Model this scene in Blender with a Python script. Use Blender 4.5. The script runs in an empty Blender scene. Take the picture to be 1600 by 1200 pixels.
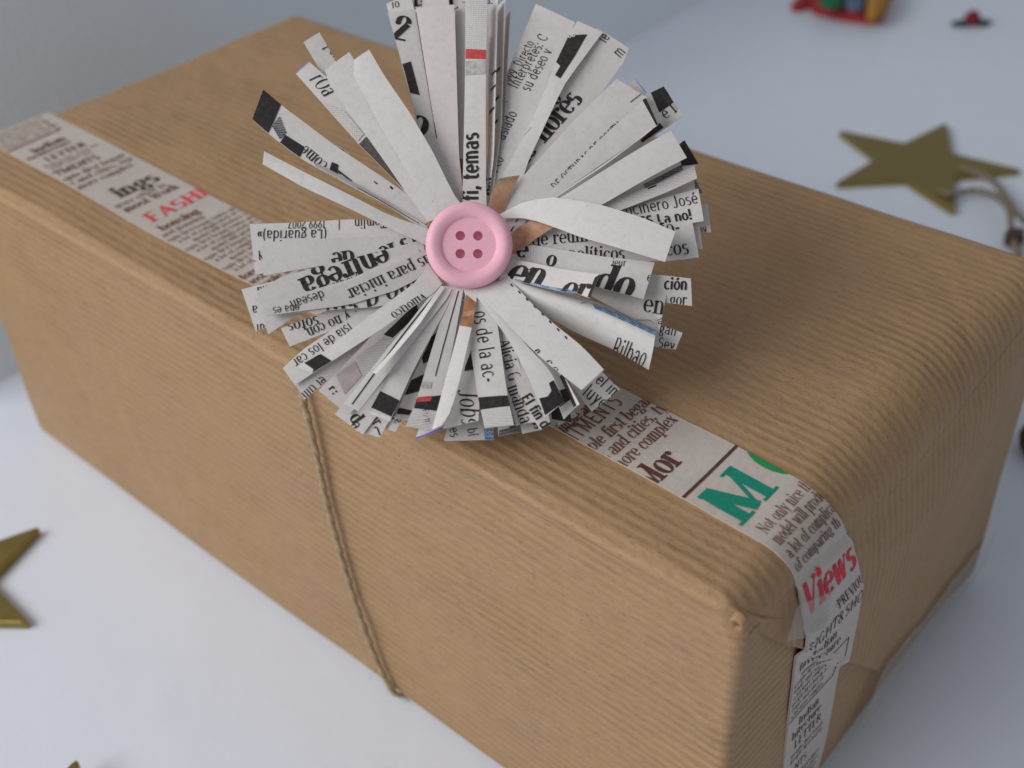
import bpy, bmesh, math, random
from mathutils import Vector, Matrix, noise

U = 0.1            # layout is in decimetres, the scene in metres
random.seed(7)
sc = bpy.context.scene
col = sc.collection

# ------------------------------------------------------------------ camera
CAM = Vector((2.42914, -0.90547, 1.90720))
ROT = Matrix(((0.7567392, -0.3835710, 0.5293573),
              (0.6527140, 0.4881768, -0.5793512),
              (-0.0361976, 0.7839367, 0.6197846)))
cam = bpy.data.cameras.new('camera')
cam.sensor_width = 36.0
cam.lens = 1872.79 / 1600 * 36
cam.clip_start = 0.01
cam.clip_end = 50
cam.dof.use_dof = True
cam.dof.focus_distance = 0.178
cam.dof.aperture_fstop = 18.0
co = bpy.data.objects.new('camera', cam)
co.matrix_world = Matrix.Translation(CAM * U) @ ROT.to_4x4()
col.objects.link(co)
sc.camera = co

# ------------------------------------------------------------------ light: a dim room and one large window front left
w = bpy.data.worlds.new('World')
sc.world = w
w.use_nodes = True
bg = w.node_tree.nodes['Background']
bg.inputs[0].default_value = (0.90, 0.94, 1.0, 1)
bg.inputs[1].default_value = 0.275

def area(name, loc, target, sx, sy, power, color):
    d = bpy.data.lights.new(name, 'AREA')
    d.shape = 'RECTANGLE'
    d.size, d.size_y = sx, sy
    d.energy = power
    d.color = color
    o = bpy.data.objects.new(name, d)
    o.location = loc
    o.rotation_euler = (Vector(target) - Vector(loc)).to_track_quat('-Z', 'Y').to_euler()
    col.objects.link(o)
    return o
area('window_light', (-0.23, -0.63, 0.58), (0.10, 0.02, 0.04), 0.85, 0.46, 6.5, (1.0, 0.99, 0.975))

sc.view_settings.view_transform = 'Standard'
sc.view_settings.look = 'None'
sc.view_settings.exposure = 0
sc.view_settings.gamma = 1
sc.view_settings.use_curve_mapping = False

# ------------------------------------------------------------------ helpers
def tag(o, label=None, cat=None, group=None, kind=None):
    if label: o['label'] = label
    if cat: o['category'] = cat
    if group: o['group'] = group
    if kind: o['kind'] = kind
    return o

def empty(name, loc):
    o = bpy.data.objects.new(name, None)
    o.location = Vector(loc) * U
    o.empty_display_size = 0.01
    col.objects.link(o)
    return o

def mesh_obj(name, verts, faces, mats, parent=None, fmat=None, smooth=True, attr=None, flat_from=None):
    """verts in dm world space -> one mesh object, origin at the parent (or at its own base)"""
    org = parent_loc(parent) if parent else Vector((sum(v[0] for v in verts) / len(verts), sum(v[1] for v in verts) / len(verts), min(v[2] for v in verts)))
    me = bpy.data.meshes.new(name)
    me.from_pydata([((Vector(v) - org) * U)[:] for v in verts], [], faces)
    for m in mats: me.materials.append(m)
    if fmat: me.polygons.foreach_set('material_index', fmat)
    if smooth:
        sm = [True] * len(me.polygons)
        if flat_from is not None:
            for i in range(flat_from, len(sm)): sm[i] = False
        me.polygons.foreach_set('use_smooth', sm)
    if attr:
        a = me.attributes.new('s', 'FLOAT', 'POINT')
        a.data.foreach_set('value', attr)
    me.update()
    o = bpy.data.objects.new(name, me)
    if parent: o.parent = parent
    else: o.location = org * U
    col.objects.link(o)
    return o

def parent_loc(p):
    v = Vector((0, 0, 0))
    while p:
        v = v + p.location / U
        p = p.parent
    return v

# ------------------------------------------------------------------ materials
def new_mat(name):
    m = bpy.data.materials.new(name)
    m.use_nodes = True
    nt = m.node_tree
    return m, nt, nt.nodes['Principled BSDF']

def N(nt, kind, **kw):
    n = nt.nodes.new(kind)
    for k, v in kw.items():
        if k in n.inputs: n.inputs[k].default_value = v
        else: setattr(n, k, v)
    return n

def ramp(nt, fac, stops):
    r = nt.nodes.new('ShaderNodeValToRGB')
    el = r.color_ramp.elements
    while len(el) < len(stops): el.new(0.5)
    for e, (p, c) in zip(el, stops):
        e.position = p
        e.color = (*c, 1) if len(c) == 3 else c
    nt.links.new(fac, r.inputs[0])
    return r.outputs[0]

def mixc(nt, fac, a, b, mode='MIX'):
    m = nt.nodes.new('ShaderNodeMix')
    m.data_type = 'RGBA'
    m.blend_type = mode
    for sock, v in ((m.inputs[0], fac), (m.inputs[6], a), (m.inputs[7], b)):
        if isinstance(v, (int, float)): sock.default_value = v
        elif isinstance(v, tuple): sock.default_value = (*v, 1)
        else: nt.links.new(v, sock)
    return m.outputs[2]

def math_(nt, op, a, b=None, c=None):
    m = nt.nodes.new('ShaderNodeMath')
    m.operation = op
    for i, v in enumerate((a, b, c)):
        if v is None: continue
        if isinstance(v, (int, float)): m.inputs[i].default_value = v
        else: nt.links.new(v, m.inputs[i])
    return m.outputs[0]

def noise_(nt, vec, scale, detail=4, rough=0.55):
    n = N(nt, 'ShaderNodeTexNoise', Scale=scale, Detail=detail, Roughness=rough)
    if vec is not None: nt.links.new(vec, n.inputs['Vector'])
    return n.outputs['Fac']

def mapping(nt, vec, scale):
    m = N(nt, 'ShaderNodeMapping')
    m.inputs['Scale'].default_value = scale
    nt.links.new(vec, m.inputs['Vector'])
    return m.outputs[0]

def bump(nt, height, dist, strength=1.0, prev=None):
    b = N(nt, 'ShaderNodeBump', Strength=strength, Distance=dist)
    nt.links.new(height, b.inputs['Height'])
    if prev is not None: nt.links.new(prev, b.inputs['Normal'])
    return b.outputs[0]

def simple(name, color, rough=0.7, spec=0.3, metallic=0.0):
    m, nt, b = new_mat(name)
    b.inputs['Base Color'].default_value = (*color, 1)
    b.inputs['Roughness'].default_value = rough
    b.inputs['Specular IOR Level'].default_value = spec
    b.inputs['Metallic'].default_value = metallic
    return m

def kraft_material():
    m, nt, b = new_mat('ribbed_kraft_paper')
    at = N(nt, 'ShaderNodeAttribute', attribute_name='s')
    tc = N(nt, 'ShaderNodeTexCoord')
    obj = tc.outputs['Object']
    s = at.outputs['Fac']
    wob = math_(nt, 'SUBTRACT', noise_(nt, mapping(nt, obj, (25, 60, 60)), 1.0, 3), 0.5)
    ph = math_(nt, 'MULTIPLY_ADD', s, 2 * math.pi / 0.0185, math_(nt, 'MULTIPLY', wob, 5.0))
    rib = math_(nt, 'MULTIPLY_ADD', math_(nt, 'SINE', ph), 0.5, 0.5)
    patch = noise_(nt, mapping(nt, obj, (38, 60, 60)), 1.0, 4, 0.6)
    mott = noise_(nt, mapping(nt, obj, (110, 190, 190)), 1.0, 5, 0.65)
    hue = noise_(nt, mapping(nt, obj, (70, 70, 70)), 1.0, 3)
    streak = noise_(nt, mapping(nt, obj, (260, 1700, 1700)), 1.0, 4, 0.7)
    fib = noise_(nt, mapping(nt, obj, (900, 2600, 2600)), 1.0, 3, 0.7)
    amt = math_(nt, 'MULTIPLY', rib, ramp(nt, patch, [(0.34, (0.30,) * 3), (0.64, (1, 1, 1))]))
    c = mixc(nt, amt, (0.412, 0.254, 0.126), (0.302, 0.178, 0.085))
    c = mixc(nt, math_(nt, 'MULTIPLY', ramp(nt, mott, [(0.36, (0, 0, 0)), (0.66, (1, 1, 1))]), 0.34), c, (0.465, 0.300, 0.164))
    c = mixc(nt, math_(nt, 'MULTIPLY', ramp(nt, hue, [(0.42, (0, 0, 0)), (0.62, (1, 1, 1))]), 0.35), c, (0.405, 0.238, 0.146))
    c = mixc(nt, math_(nt, 'MULTIPLY', ramp(nt, streak, [(0.35, (0, 0, 0)), (0.75, (1, 1, 1))]), 0.45), c, (0.50, 0.332, 0.183))
    c = mixc(nt, math_(nt, 'MULTIPLY', ramp(nt, fib, [(0.30, (1, 1, 1)), (0.44, (0, 0, 0))]), 0.6), c, (0.20, 0.11, 0.05))
    sp = noise_(nt, mapping(nt, obj, (500, 1500, 1500)), 1.0, 2)
    c = mixc(nt, ramp(nt, sp, [(0.75, (0, 0, 0)), (0.79, (.5, .5, .5))]), c, (0.12, 0.065, 0.035))
    nt.links.new(c, b.inputs['Base Color'])
    b.inputs['Roughness'].default_value = 0.55
    b.inputs['Specular IOR Level'].default_value = 0.32
    n1 = bump(nt, amt, 0.00022, 0.6)
    n2 = bump(nt, streak, 0.00007, 0.6, n1)
    wr = noise_(nt, mapping(nt, obj, (60, 90, 90)), 1.0, 5, 0.6)
    n3 = bump(nt, wr, 0.0022, 0.5, n2)
    nt.links.new(n3, b.inputs['Normal'])
    return m

def newsprint(name, a, bcol):
    m, nt, b = new_mat(name)
    tc = N(nt, 'ShaderNodeTexCoord')
    obj = tc.outputs['Object']
    f = noise_(nt, obj, 900, 5, 0.7)
    g = noise_(nt, obj, 90, 3)
    c = mixc(nt, g, a, bcol)
    c = mixc(nt, math_(nt, 'MULTIPLY', ramp(nt, f, [(0.3, (1, 1, 1)), (0.55, (0, 0, 0))]), 0.28), c, tuple(v * 0.72 for v in a))
    sp = noise_(nt, obj, 1900, 3)
    c = mixc(nt, ramp(nt, sp, [(0.68, (0, 0, 0)), (0.78, (.45, .45, .45))]), c, (0.2, 0.17, 0.16))
    nt.links.new(c, b.inputs['Base Color'])
    b.inputs['Roughness'].default_value = 0.75
    b.inputs['Specular IOR Level'].default_value = 0.2
    nt.links.new(bump(nt, noise_(nt, obj, 260, 4), 0.00025, 0.5), b.inputs['Normal'])
    return m

def ink_mat(name, a, bcol=None, scale=1500):
    m, nt, b = new_mat(name)
    tc = N(nt, 'ShaderNodeTexCoord')
    f = noise_(nt, tc.outputs['Object'], scale, 3, 0.7)
    c = mixc(nt, ramp(nt, f, [(0.35, (0, 0, 0)), (0.7, (1, 1, 1))]), a, bcol or tuple(min(1, v * 1.6 + 0.012) for v in a))
    nt.links.new(c, b.inputs['Base Color'])
    b.inputs['Roughness'].default_value = 0.7
    b.inputs['Specular IOR Level'].default_value = 0.25
    return m

def halftone(name, dark, light, scale, duty):
    m, nt, b = new_mat(name)
    tc = N(nt, 'ShaderNodeTexCoord')
    obj = tc.outputs['Object']
    v = N(nt, 'ShaderNodeTexVoronoi', Scale=scale, Randomness=0.15)
    nt.links.new(obj, v.inputs['Vector'])
    dots = ramp(nt, v.outputs['Distance'], [(duty, (0, 0, 0)), (duty + 0.12, (1, 1, 1))])
    g = noise_(nt, obj, 420, 3)
    c = mixc(nt, dots, dark, light)
    c = mixc(nt, ramp(nt, g, [(0.42, (0, 0, 0)), (0.6, (1, 1, 1))]), c, mixc(nt, 0.45, c, light))
    nt.links.new(c, b.inputs['Base Color'])
    b.inputs['Roughness'].default_value = 0.75
    return m

M = {}
M['kraft'] = kraft_material()
M['paper'] = newsprint('newsprint', (0.66, 0.62, 0.60), (0.73, 0.695, 0.675))
M['white'] = newsprint('newsprint_blank', (0.75, 0.725, 0.70), (0.82, 0.80, 0.78))
M['pink'] = newsprint('newsprint_rosy', (0.68, 0.61, 0.60), (0.75, 0.695, 0.69))
M['grey'] = newsprint('newsprint_grey', (0.60, 0.58, 0.56), (0.68, 0.655, 0.64))
INK = {
    'ink': ink_mat('black_ink', (0.022, 0.018, 0.018)),
    'dgrey': ink_mat('grey_ink', (0.075, 0.07, 0.065)),
    'blue': ink_mat('blue_ink', (0.10, 0.10, 0.55)),
    'bluehatch': halftone('blue_halftone', (0.07, 0.12, 0.26), (0.30, 0.42, 0.58), 2600, 0.42),
    'red': ink_mat('red_ink', (0.50, 0.045, 0.05), (0.62, 0.12, 0.11)),
    'brown': ink_mat('brown_photo_ink', (0.30, 0.13, 0.06), (0.50, 0.26, 0.14), 500),
    'peach': ink_mat('peach_photo_ink', (0.46, 0.22, 0.13), (0.62, 0.38, 0.26), 500),
    'green': ink_mat('green_photo_ink', (0.22, 0.28, 0.10), (0.40, 0.45, 0.25), 700),
    'half': halftone('grey_halftone', (0.32, 0.31, 0.30), (0.66, 0.63, 0.61), 4600, 0.30),
    'half2': halftone('dark_halftone', (0.03, 0.03, 0.04), (0.36, 0.34, 0.35), 4200, 0.50),
    'smudge': ink_mat('faint_ink', (0.40, 0.38, 0.37), (0.62, 0.60, 0.58), 900),
    'pinkish': ink_mat('rosy_tint', (0.46, 0.37, 0.37), (0.58, 0.50, 0.50), 300),
    'paper': M['white'],
}

# ------------------------------------------------------------------ lettering: strokes with thick stems and thin hairlines
# v stem(x,y0,y1,serifs)  a arc(cx,cy,rx,ry,from,to)  h hairline(x0,x1,y)  d diagonal(x0,y0,x1,y1,weight)  o dot  O ball terminal
def bowl(cx): return ('a', cx, .35, .2, .31, 0, 360)
GL = {
 'a': (.56, [('v', .43, 0, .48, 'r'), ('a', .27, .47, .16, .19, 0, 155), ('a', .25, .2, .17, .17, 0, 360)]),
 'b': (.58, [('v', .12, 0, 1, 't'), bowl(.3)]),
 'c': (.5, [('a', .29, .35, .2, .31, 50, 315), ('O', .42, .55)]),
 'd': (.6, [('v', .46, 0, 1, 'tr'), bowl(.27)]),
 'e': (.54, [('a', .28, .35, .2, .31, 0, 318), ('h', .1, .47, .36)]),
 'f': (.36, [('v', .18, 0, .8, 'b'), ('a', .3, .8, .12, .16, 40, 180), ('h', .04, .34, .66), ('O', .38, .88)]),
 'g': (.55, [('a', .26, .45, .17, .22, 0, 360), ('a', .27, -.08, .19, .15, 0, 360), ('d', .2, .23, .16, .07, 0), ('h', .36, .52, .66)]),
 'h': (.6, [('v', .12, 0, 1, 'bt'), ('a', .29, .42, .17, .26, 0, 180), ('v', .46, 0, .42, 'b')]),
 'i': (.28, [('v', .14, 0, .7, 'bl'), ('o', .14, .92)]),
 'j': (.28, [('v', .16, -.12, .7, 'l'), ('a', .06, -.12, .1, .13, 250, 360), ('o', .16, .92)]),
 'k': (.56, [('v', .12, 0, 1, 'bt'), ('d', .16, .28, .44, .68, 0), ('d', .24, .4, .48, .02, 1)]),
 'l': (.28, [('v', .14, 0, 1, 'bt')]),
 'm': (.88, [('v', .12, 0, .7, 'bl'), ('a', .27, .44, .15, .24, 0, 180), ('v', .42, 0, .44, 'b'), ('a', .57, .44, .15, .24, 0, 180), ('v', .73, 0, .44, 'b')]),
 'n': (.6, [('v', .12, 0, .7, 'bl'), ('a', .29, .42, .17, .26, 0, 180), ('v', .46, 0, .42, 'b')]),
 'o': (.56, [bowl(.28)]),
 'p': (.58, [('v', .12, -.28, .7, 'bl'), bowl(.3)]),
 'q': (.58, [('v', .46, -.28, .7, 'b'), bowl(.28)]),
 'r': (.42, [('v', .12, 0, .7, 'bl'), ('a', .3, .44, .17, .23, 60, 175), ('O', .37, .6)]),
 's': (.46, [('a', .23, .51, .14, .15, 40, 270), ('a', .23, .19, .15, .17, -140, 90)]),
 't': (.38, [('v', .16, .14, .9, ''), ('a', .27, .15, .11, .12, 180, 320), ('h', .04, .34, .66)]),
 'u': (.6, [('v', .12, .26, .7, 'l'), ('a', .28, .26, .16, .23, 180, 360), ('v', .45, 0, .7, 'lr')]),
 'v': (.52, [('d', .08, .68, .26, .02, 1), ('d', .26, .02, .44, .68, 0), ('h', .0, .16, .68), ('h', .36, .52, .68)]),
 'w': (.78, [('d', .08, .68, .24, .02, 1), ('d', .24, .02, .39, .68, 0), ('d', .39, .68, .54, .02, 1), ('d', .54, .02, .7, .68, 0), ('h', 0, .16, .68), ('h', .62, .78, .68)]),
 'x': (.52, [('d', .08, .68, .44, .02, 1), ('d', .08, .02, .44, .68, 0), ('h', 0, .16, .68), ('h', .36, .52, .02)]),
 'y': (.52, [('d', .08, .68, .27, .04, 1), ('d', .44, .68, .16, -.26, 0), ('h', .0, .16, .68), ('h', .36, .52, .68)]),
 'z': (.48, [('h', .06, .42, .66), ('d', .4, .66, .08, .03, 1), ('h', .06, .42, .03)]),
 'A': (.74, [('d', .1, .02, .37, .98, 0), ('d', .37, .98, .64, .02, 1), ('h', .2, .54, .34), ('h', .02, .2, .02), ('h', .52, .74, .02)]),
 'B': (.66, [('v', .16, 0, 1, 'bt'), ('a', .3, .74, .22, .23, -90, 90), ('a', .32, .26, .24, .24, -90, 90), ('h', .16, .3, .5)]),
 'C': (.72, [('a', .38, .5, .28, .47, 45, 315), ('v', .6, .68, .92, '')]),
 'D': (.74, [('v', .16, 0, 1, 'bt'), ('a', .3, .5, .32, .47, -90, 90), ('h', .16, .3, .97), ('h', .16, .3, .03)]),
 'E': (.64, [('v', .16, 0, 1, 'bt'), ('h', .16, .56, .97), ('h', .16, .48, .52), ('h', .16, .58, .03)]),
 'F': (.6, [('v', .16, 0, 1, 'bt'), ('h', .16, .56, .97), ('h', .16, .46, .52)]),
 'G': (.76, [('a', .38, .5, .28, .47, 45, 330), ('v', .62, .05, .42, 't')]),
 'H': (.78, [('v', .16, 0, 1, 'bt'), ('v', .62, 0, 1, 'bt'), ('h', .16, .62, .52)]),
 'I': (.34, [('v', .17, 0, 1, 'bt')]),
 'J': (.46, [('v', .3, .16, 1, 't'), ('a', .16, .16, .14, .16, 200, 360)]),
 'L': (.6, [('v', .16, 0, 1, 'bt'), ('h', .16, .56, .03)]),
 'M': (.95, [('v', .14, 0, 1, 'b'), ('d', .17, .98, .47, .04, 1), ('d', .47, .04, .78, .98, 0), ('v', .79, 0, 1, 'bt'), ('h', .02, .2, .97)]),
 'N': (.78, [('d', .14, 0, .14, .98, 0), ('d', .14, .98, .64, .02, 1), ('d', .64, .02, .64, .98, 0), ('h', .04, .24, .03), ('h', .54, .74, .97)]),
 'O': (.76, [('a', .38, .5, .28, .47, 0, 360)]),
 'P': (.64, [('v', .16, 0, 1, 'bt'), ('a', .3, .73, .22, .24, -90, 90), ('h', .16, .3, .97), ('h', .16, .3, .49)]),
 'R': (.7, [('v', .16, 0, 1, 'bt'), ('a', .3, .73, .22, .24, -90, 90), ('h', .16, .3, .97), ('h', .16, .3, .49), ('d', .34, .48, .62, .02, 1)]),
 'S': (.58, [('a', .29, .73, .19, .23, 40, 270), ('a', .29, .27, .2, .24, -140, 90)]),
 'T': (.66, [('v', .33, 0, 1, 'b'), ('h', .04, .62, .97), ('d', .04, .97, .04, .8, 0), ('d', .62, .97, .62, .8, 0)]),
 'U': (.74, [('v', .16, .3, 1, 't'), ('a', .37, .3, .21, .28, 180, 360), ('v', .58, .3, 1, 't')]),
 'V': (.72, [('d', .1, .98, .37, .02, 1), ('d', .37, .02, .62, .98, 0), ('h', 0, .22, .97), ('h', .5, .72, .97)]),
 'W': (1., [('d', .08, .98, .3, .02, 1), ('d', .3, .02, .5, .98, 0), ('d', .5, .98, .7, .02, 1), ('d', .7, .02, .92, .98, 0)]),
 'Y': (.7, [('d', .08, .98, .35, .45, 1), ('d', .35, .45, .6, .98, 0), ('v', .35, 0, .45, 'b')]),
 'Z': (.6, [('h', .06, .54, .97), ('d', .52, .97, .08, .03, 1), ('h', .06, .54, .03)]),
 '0': (.56, [('a', .28, .5, .19, .47, 0, 360)]),
 '1': (.4, [('v', .22, 0, 1, 'b'), ('d', .06, .84, .2, .97, 0)]),
 '2': (.56, [('a', .27, .72, .18, .24, 0, 170), ('d', .44, .68, .1, .08, 1), ('h', .08, .5, .04), ('O', .1, .7)]),
 '3': (.54, [('a', .25, .74, .18, .22, -90, 150), ('a', .25, .27, .2, .24, -150, 90)]),
 '5': (.54, [('a', .25, .3, .2, .28, -140, 120), ('v', .12, .5, .95, ''), ('h', .12, .46, .95)]),
 '7': (.5, [('h', .06, .46, .95), ('d', .45, .95, .18, .02, 1)]),
 '9': (.56, [('a', .28, .68, .19, .28, 0, 360), ('d', .46, .6, .2, .02, 1)]),
 '&': (.76, [('a', .3, .76, .15, .2, 0, 360), ('a', .3, .27, .22, .25, 60, 350), ('d', .22, .62, .64, .02, 1)]),
 '.': (.26, [('o', .12, .06)]), ',': (.26, [('o', .12, .06), ('d', .14, .05, .06, -.16, 0)]),
 ':': (.26, [('o', .12, .06), ('o', .12, .56)]), ';': (.26, [('o', .12, .56), ('d', .14, .1, .06, -.14, 1)]),
 '-': (.36, [('d', .05, .32, .3, .32, .7)]), '!': (.28, [('v', .14, .3, 1, ''), ('o', .14, .06)]),
 '(': (.32, [('a', .32, .36, .2, .6, 115, 245)]), ')': (.32, [('a', 0, .36, .2, .6, -65, 65)]),
 '»': (.5, [('d', .06, .55, .2, .33, .5), ('d', .2, .33, .06, .1, .5), ('d', .26, .55, .4, .33, .5), ('d', .4, .33, .26, .1, .5)]),
 ' ': (.3, []),
}
for k, base in (('é', 'e'), ('í', 'i'), ('ó', 'o')):
    wd, pr = GL[base]
    GL[k] = (wd, [q for q in pr if q[0] != 'o'] + [('d', wd * .5 - .04, .8, wd * .5 + .1, .98, .7)])
STYLE = {  # thick, thin, serif, slant, condense
 'serif': (.135, .06, True, 0.0, .92), 'serifb': (.21, .075, True, 0.0, 1.0), 'serifbi': (.23, .07, True, .18, .95),
 'serifi': (.16, .06, True, .22, .95), 'sans': (.105, .09, False, 0.0, .88), 'sansb': (.185, .15, False, 0.0, 1.0),
 'serifmi': (.165, .06, True, .20, .95), 'serifw2': (.18, .07, True, 0.0, 1.12), 'serifw': (.20, .075, True, 0.0, 1.38), 'serifbic': (.21, .07, True, .10, .70), 'script': (.12, .055, False, .25, .85), 'scriptb': (.16, .06, True, .28, 1.0),
}

def stroke_polys(ch, style):
    th, tn, serif, slant, cond = STYLE[style]
    wd, prims = GL.get(ch, GL['o'])
    polys = []
    def rect(x0, y0, x1, y1): polys.append([(x0, y0), (x1, y0), (x1, y1), (x0, y1)])
    for q in prims:
        k = q[0]
        if k == 'v':
            _, x, y0, y1, fl = q
            rect(x - th / 2, y0, x + th / 2, y1)
            if serif:
                e = th / 2 + .085
                if 'b' in fl: rect(x - e, y0, x + e, y0 + tn * .8)
                if 't' in fl: rect(x - e, y1 - tn * .8, x + th / 2, y1)
                if 'l' in fl: polys.append([(x - e, y1 - tn * 1.5), (x, y1 - tn * 1.2), (x, y1), (x - th / 2, y1 - .02)])
                if 'r' in fl: rect(x, y0, x + e, y0 + tn * .8)
        elif k == 'a':
            _, cx, cy, rx, ry, a0, a1 = q
            n = max(6, int(abs(a1 - a0) / 20))
            pts = []
            for i in range(n + 1):
                a = math.radians(a0 + (a1 - a0) * i / n)
                wv = tn + (th - tn) * abs(math.cos(a)) ** 1.5
                c, s = math.cos(a), math.sin(a)
                pts.append(((cx + (rx - wv / 2) * c, cy + (ry - wv / 2 + .03) * s), (cx + (rx + wv / 2) * c, cy + (ry + wv / 2 + .0) * s)))
            for i in range(n): polys.append([pts[i][0], pts[i][1], pts[i + 1][1], pts[i + 1][0]])
        elif k == 'h':
            tt = tn if serif else th * .9
            rect(q[1], q[3] - tt / 2, q[2], q[3] + tt / 2)
        elif k == 'd':
            _, x0, y0, x1, y1, wt = q
            wv = (tn + (th - tn) * wt) if serif else th
            dx, dy = x1 - x0, y1 - y0
            ln = math.hypot(dx, dy) or 1
            px, py = -dy / ln * wv / 2, dx / ln * wv / 2
            polys.append([(x0 - px, y0 - py), (x1 - px, y1 - py), (x1 + px, y1 + py), (x0 + px, y0 + py)])
        elif k == 'o' or (k == 'O' and serif):
            rr = max(th * .62, .075) if k == 'o' else th * .5
            polys.append([(q[1] + rr * math.cos(i * math.pi / 4), q[2] + rr * math.sin(i * math.pi / 4)) for i in range(8)])
    if not serif and ch in 'vwxyzAMNVWY':   # sans letters carry no serif bars
        polys = [p_ for p_ in polys if not (len(p_) == 4 and abs(p_[0][1] - p_[1][1]) < 1e-9 and (p_[1][0] - p_[0][0]) < .25 and ch not in 'zAMN')] if ch not in 'AMN' else polys
    out = []
    for p_ in polys: out.append([((x + slant * y) * cond, y) for x, y in p_])
    return wd * cond, out

def text_polys(x, y, ang, size, s, style):
    """convex polygons (2D) of a line of lettering; size is the capital height"""
    ca, sa = math.cos(math.radians(ang)), math.sin(math.radians(ang))
    out, pen = [], 0.0
    for ch in s:
        wd, polys = stroke_polys(ch, style)
        for p_ in polys:
            out.append([(x + size * ((gx + pen) * ca - gy * sa), y + size * ((gx + pen) * sa + gy * ca)) for gx, gy in p_])
        pen += wd + .03
    return out

def print_polys(pr):
    res = []
    for e in pr:
        if e[0] == 't':
            for p_ in text_polys(*e[1:7]): res.append((p_, e[7]))
        elif e[0] == 'p':
            pts = e[1]
            res.append((pts, e[2]))
        else:
            _, x0, y0, x1, y1, wd, ink = e
            dx, dy = x1 - x0, y1 - y0
            ln = math.hypot(dx, dy) or 1
            px, py = -dy / ln * wd / 2, dx / ln * wd / 2
            res.append(([(x0 - px, y0 - py), (x1 - px, y1 - py), (x1 + px, y1 + py), (x0 + px, y0 + py)], ink))
    return res

def clip_tri(poly, tri):
    a, b, c = tri
    if (b[0] - a[0]) * (c[1] - a[1]) - (b[1] - a[1]) * (c[0] - a[0]) < 0: b, c = c, b
    for p0, p1 in ((a, b), (b, c), (c, a)):
        ex, ey = p1[0] - p0[0], p1[1] - p0[1]
        out = []
        n = len(poly)
        for i in range(n):
            q, r = poly[i], poly[(i + 1) % n]
            dq = ex * (q[1] - p0[1]) - ey * (q[0] - p0[0])
            dr = ex * (r[1] - p0[1]) - ey * (r[0] - p0[0])
            if dq >= 0: out.append(q)
            if (dq >= 0) != (dr >= 0):
                t = dq / (dq - dr)
                out.append((q[0] + (r[0] - q[0]) * t, q[1] + (r[1] - q[1]) * t))
        poly = out
        if len(poly) < 3: return None
    return poly

def lay_print(prints, tris, eps):
    """wrap 2D print onto a triangulated surface. tris: [(2D x3, 3D x3, normal)] -> verts, faces, inks"""
    V, F, I = [], [], []
    boxes = [(min(p[0] for p in t[0]), max(p[0] for p in t[0]), min(p[1] for p in t[0]), max(p[1] for p in t[0])) for t in tris]
    for k, (poly, ink) in enumerate(prints):
        x0, x1 = min(p[0] for p in poly), max(p[0] for p in poly)
        y0, y1 = min(p[1] for p in poly), max(p[1] for p in poly)
        e = eps * (1 + 0.12 * (k % 9)) + (eps * 1.4 if ink == 'paper' else 0) + eps * 0.15 * (len(poly) > 4)
        for t, bb in zip(tris, boxes):
            if bb[1] < x0 or bb[0] > x1 or bb[3] < y0 or bb[2] > y1: continue
            c = clip_tri(poly, t[0])
            if not c: continue
            (ax, ay), (bx, by), (cx, cy) = t[0]
            den = (by - cy) * (ax - cx) + (cx - bx) * (ay - cy)
            if abs(den) < 1e-12: continue
            base = len(V)
            for x, y in c:
                l0 = ((by - cy) * (x - cx) + (cx - bx) * (y - cy)) / den
                l1 = ((cy - ay) * (x - cx) + (ax - cx) * (y - cy)) / den
                V.append(t[1][0] * l0 + t[1][1] * l1 + t[1][2] * (1 - l0 - l1) + t[2] * e)
            f = list(range(base, base + len(c)))
            nn = (V[f[1]] - V[f[0]]).cross(V[f[2]] - V[f[0]])
            if nn.dot(t[2]) < 0: f.reverse()
            F.append(f)
            I.append(ink)
    return V, F, I

# ------------------------------------------------------------------ table and wall
def table_material():
    m, nt, b = new_mat('white_table')
    tc = N(nt, 'ShaderNodeTexCoord')
    obj = tc.outputs['Object']
    g = noise_(nt, obj, 14, 4)
    c = mixc(nt, g, (0.745, 0.795, 0.90), (0.785, 0.835, 0.935))
    nt.links.new(c, b.inputs['Base Color'])
    b.inputs['Roughness'].default_value = 0.42
    b.inputs['Specular IOR Level'].default_value = 0.3
    nt.links.new(bump(nt, noise_(nt, obj, 700, 4, .65), 0.00012, 0.4, bump(nt, noise_(nt, obj, 22, 3), 0.003, 0.35)), b.inputs['Normal'])
    return m
def wall_material():
    m, nt, b = new_mat('painted_wall')
    tc = N(nt, 'ShaderNodeTexCoord')
    obj = tc.outputs['Object']
    g = noise_(nt, obj, 9, 4)
    gr = noise_(nt, mapping(nt, obj, (700, 700, 260)), 1.0, 3)
    c = mixc(nt, g, (0.80, 0.885, 0.955), (0.85, 0.92, 0.98))
    nt.links.new(c, b.inputs['Base Color'])
    b.inputs['Roughness'].default_value = 0.8
    nt.links.new(bump(nt, gr, 0.00025, 0.6), b.inputs['Normal'])
    return m
TABLE = table_material()
def box_mesh(name, lo, hi, mat, kind=None):
    x0, y0, z0 = lo; x1, y1, z1 = hi
    v = [(x, y, z) for z in (z0, z1) for y in (y0, y1) for x in (x0, x1)]
    f = [(0, 2, 3, 1), (4, 5, 7, 6), (0, 1, 5, 4), (1, 3, 7, 5), (3, 2, 6, 7), (2, 0, 4, 6)]
    o = mesh_obj(name, v, f, [mat], smooth=False)
    if kind: o['kind'] = kind
    return o
box_mesh('table_surface', (-0.285, -12, -0.3), (14, 14, 0.0), TABLE, 'structure')
def lean(z): return -0.27 - 0.24 * z          # pale backdrop behind the parcel; its backward lean is added to catch more light
yb, yf = -0.12, 14
wv = [(lean(z) - dx, y, z) for dx in (0, .05) for y in (yb, yf) for z in (-.2, 1.05)]
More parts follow.
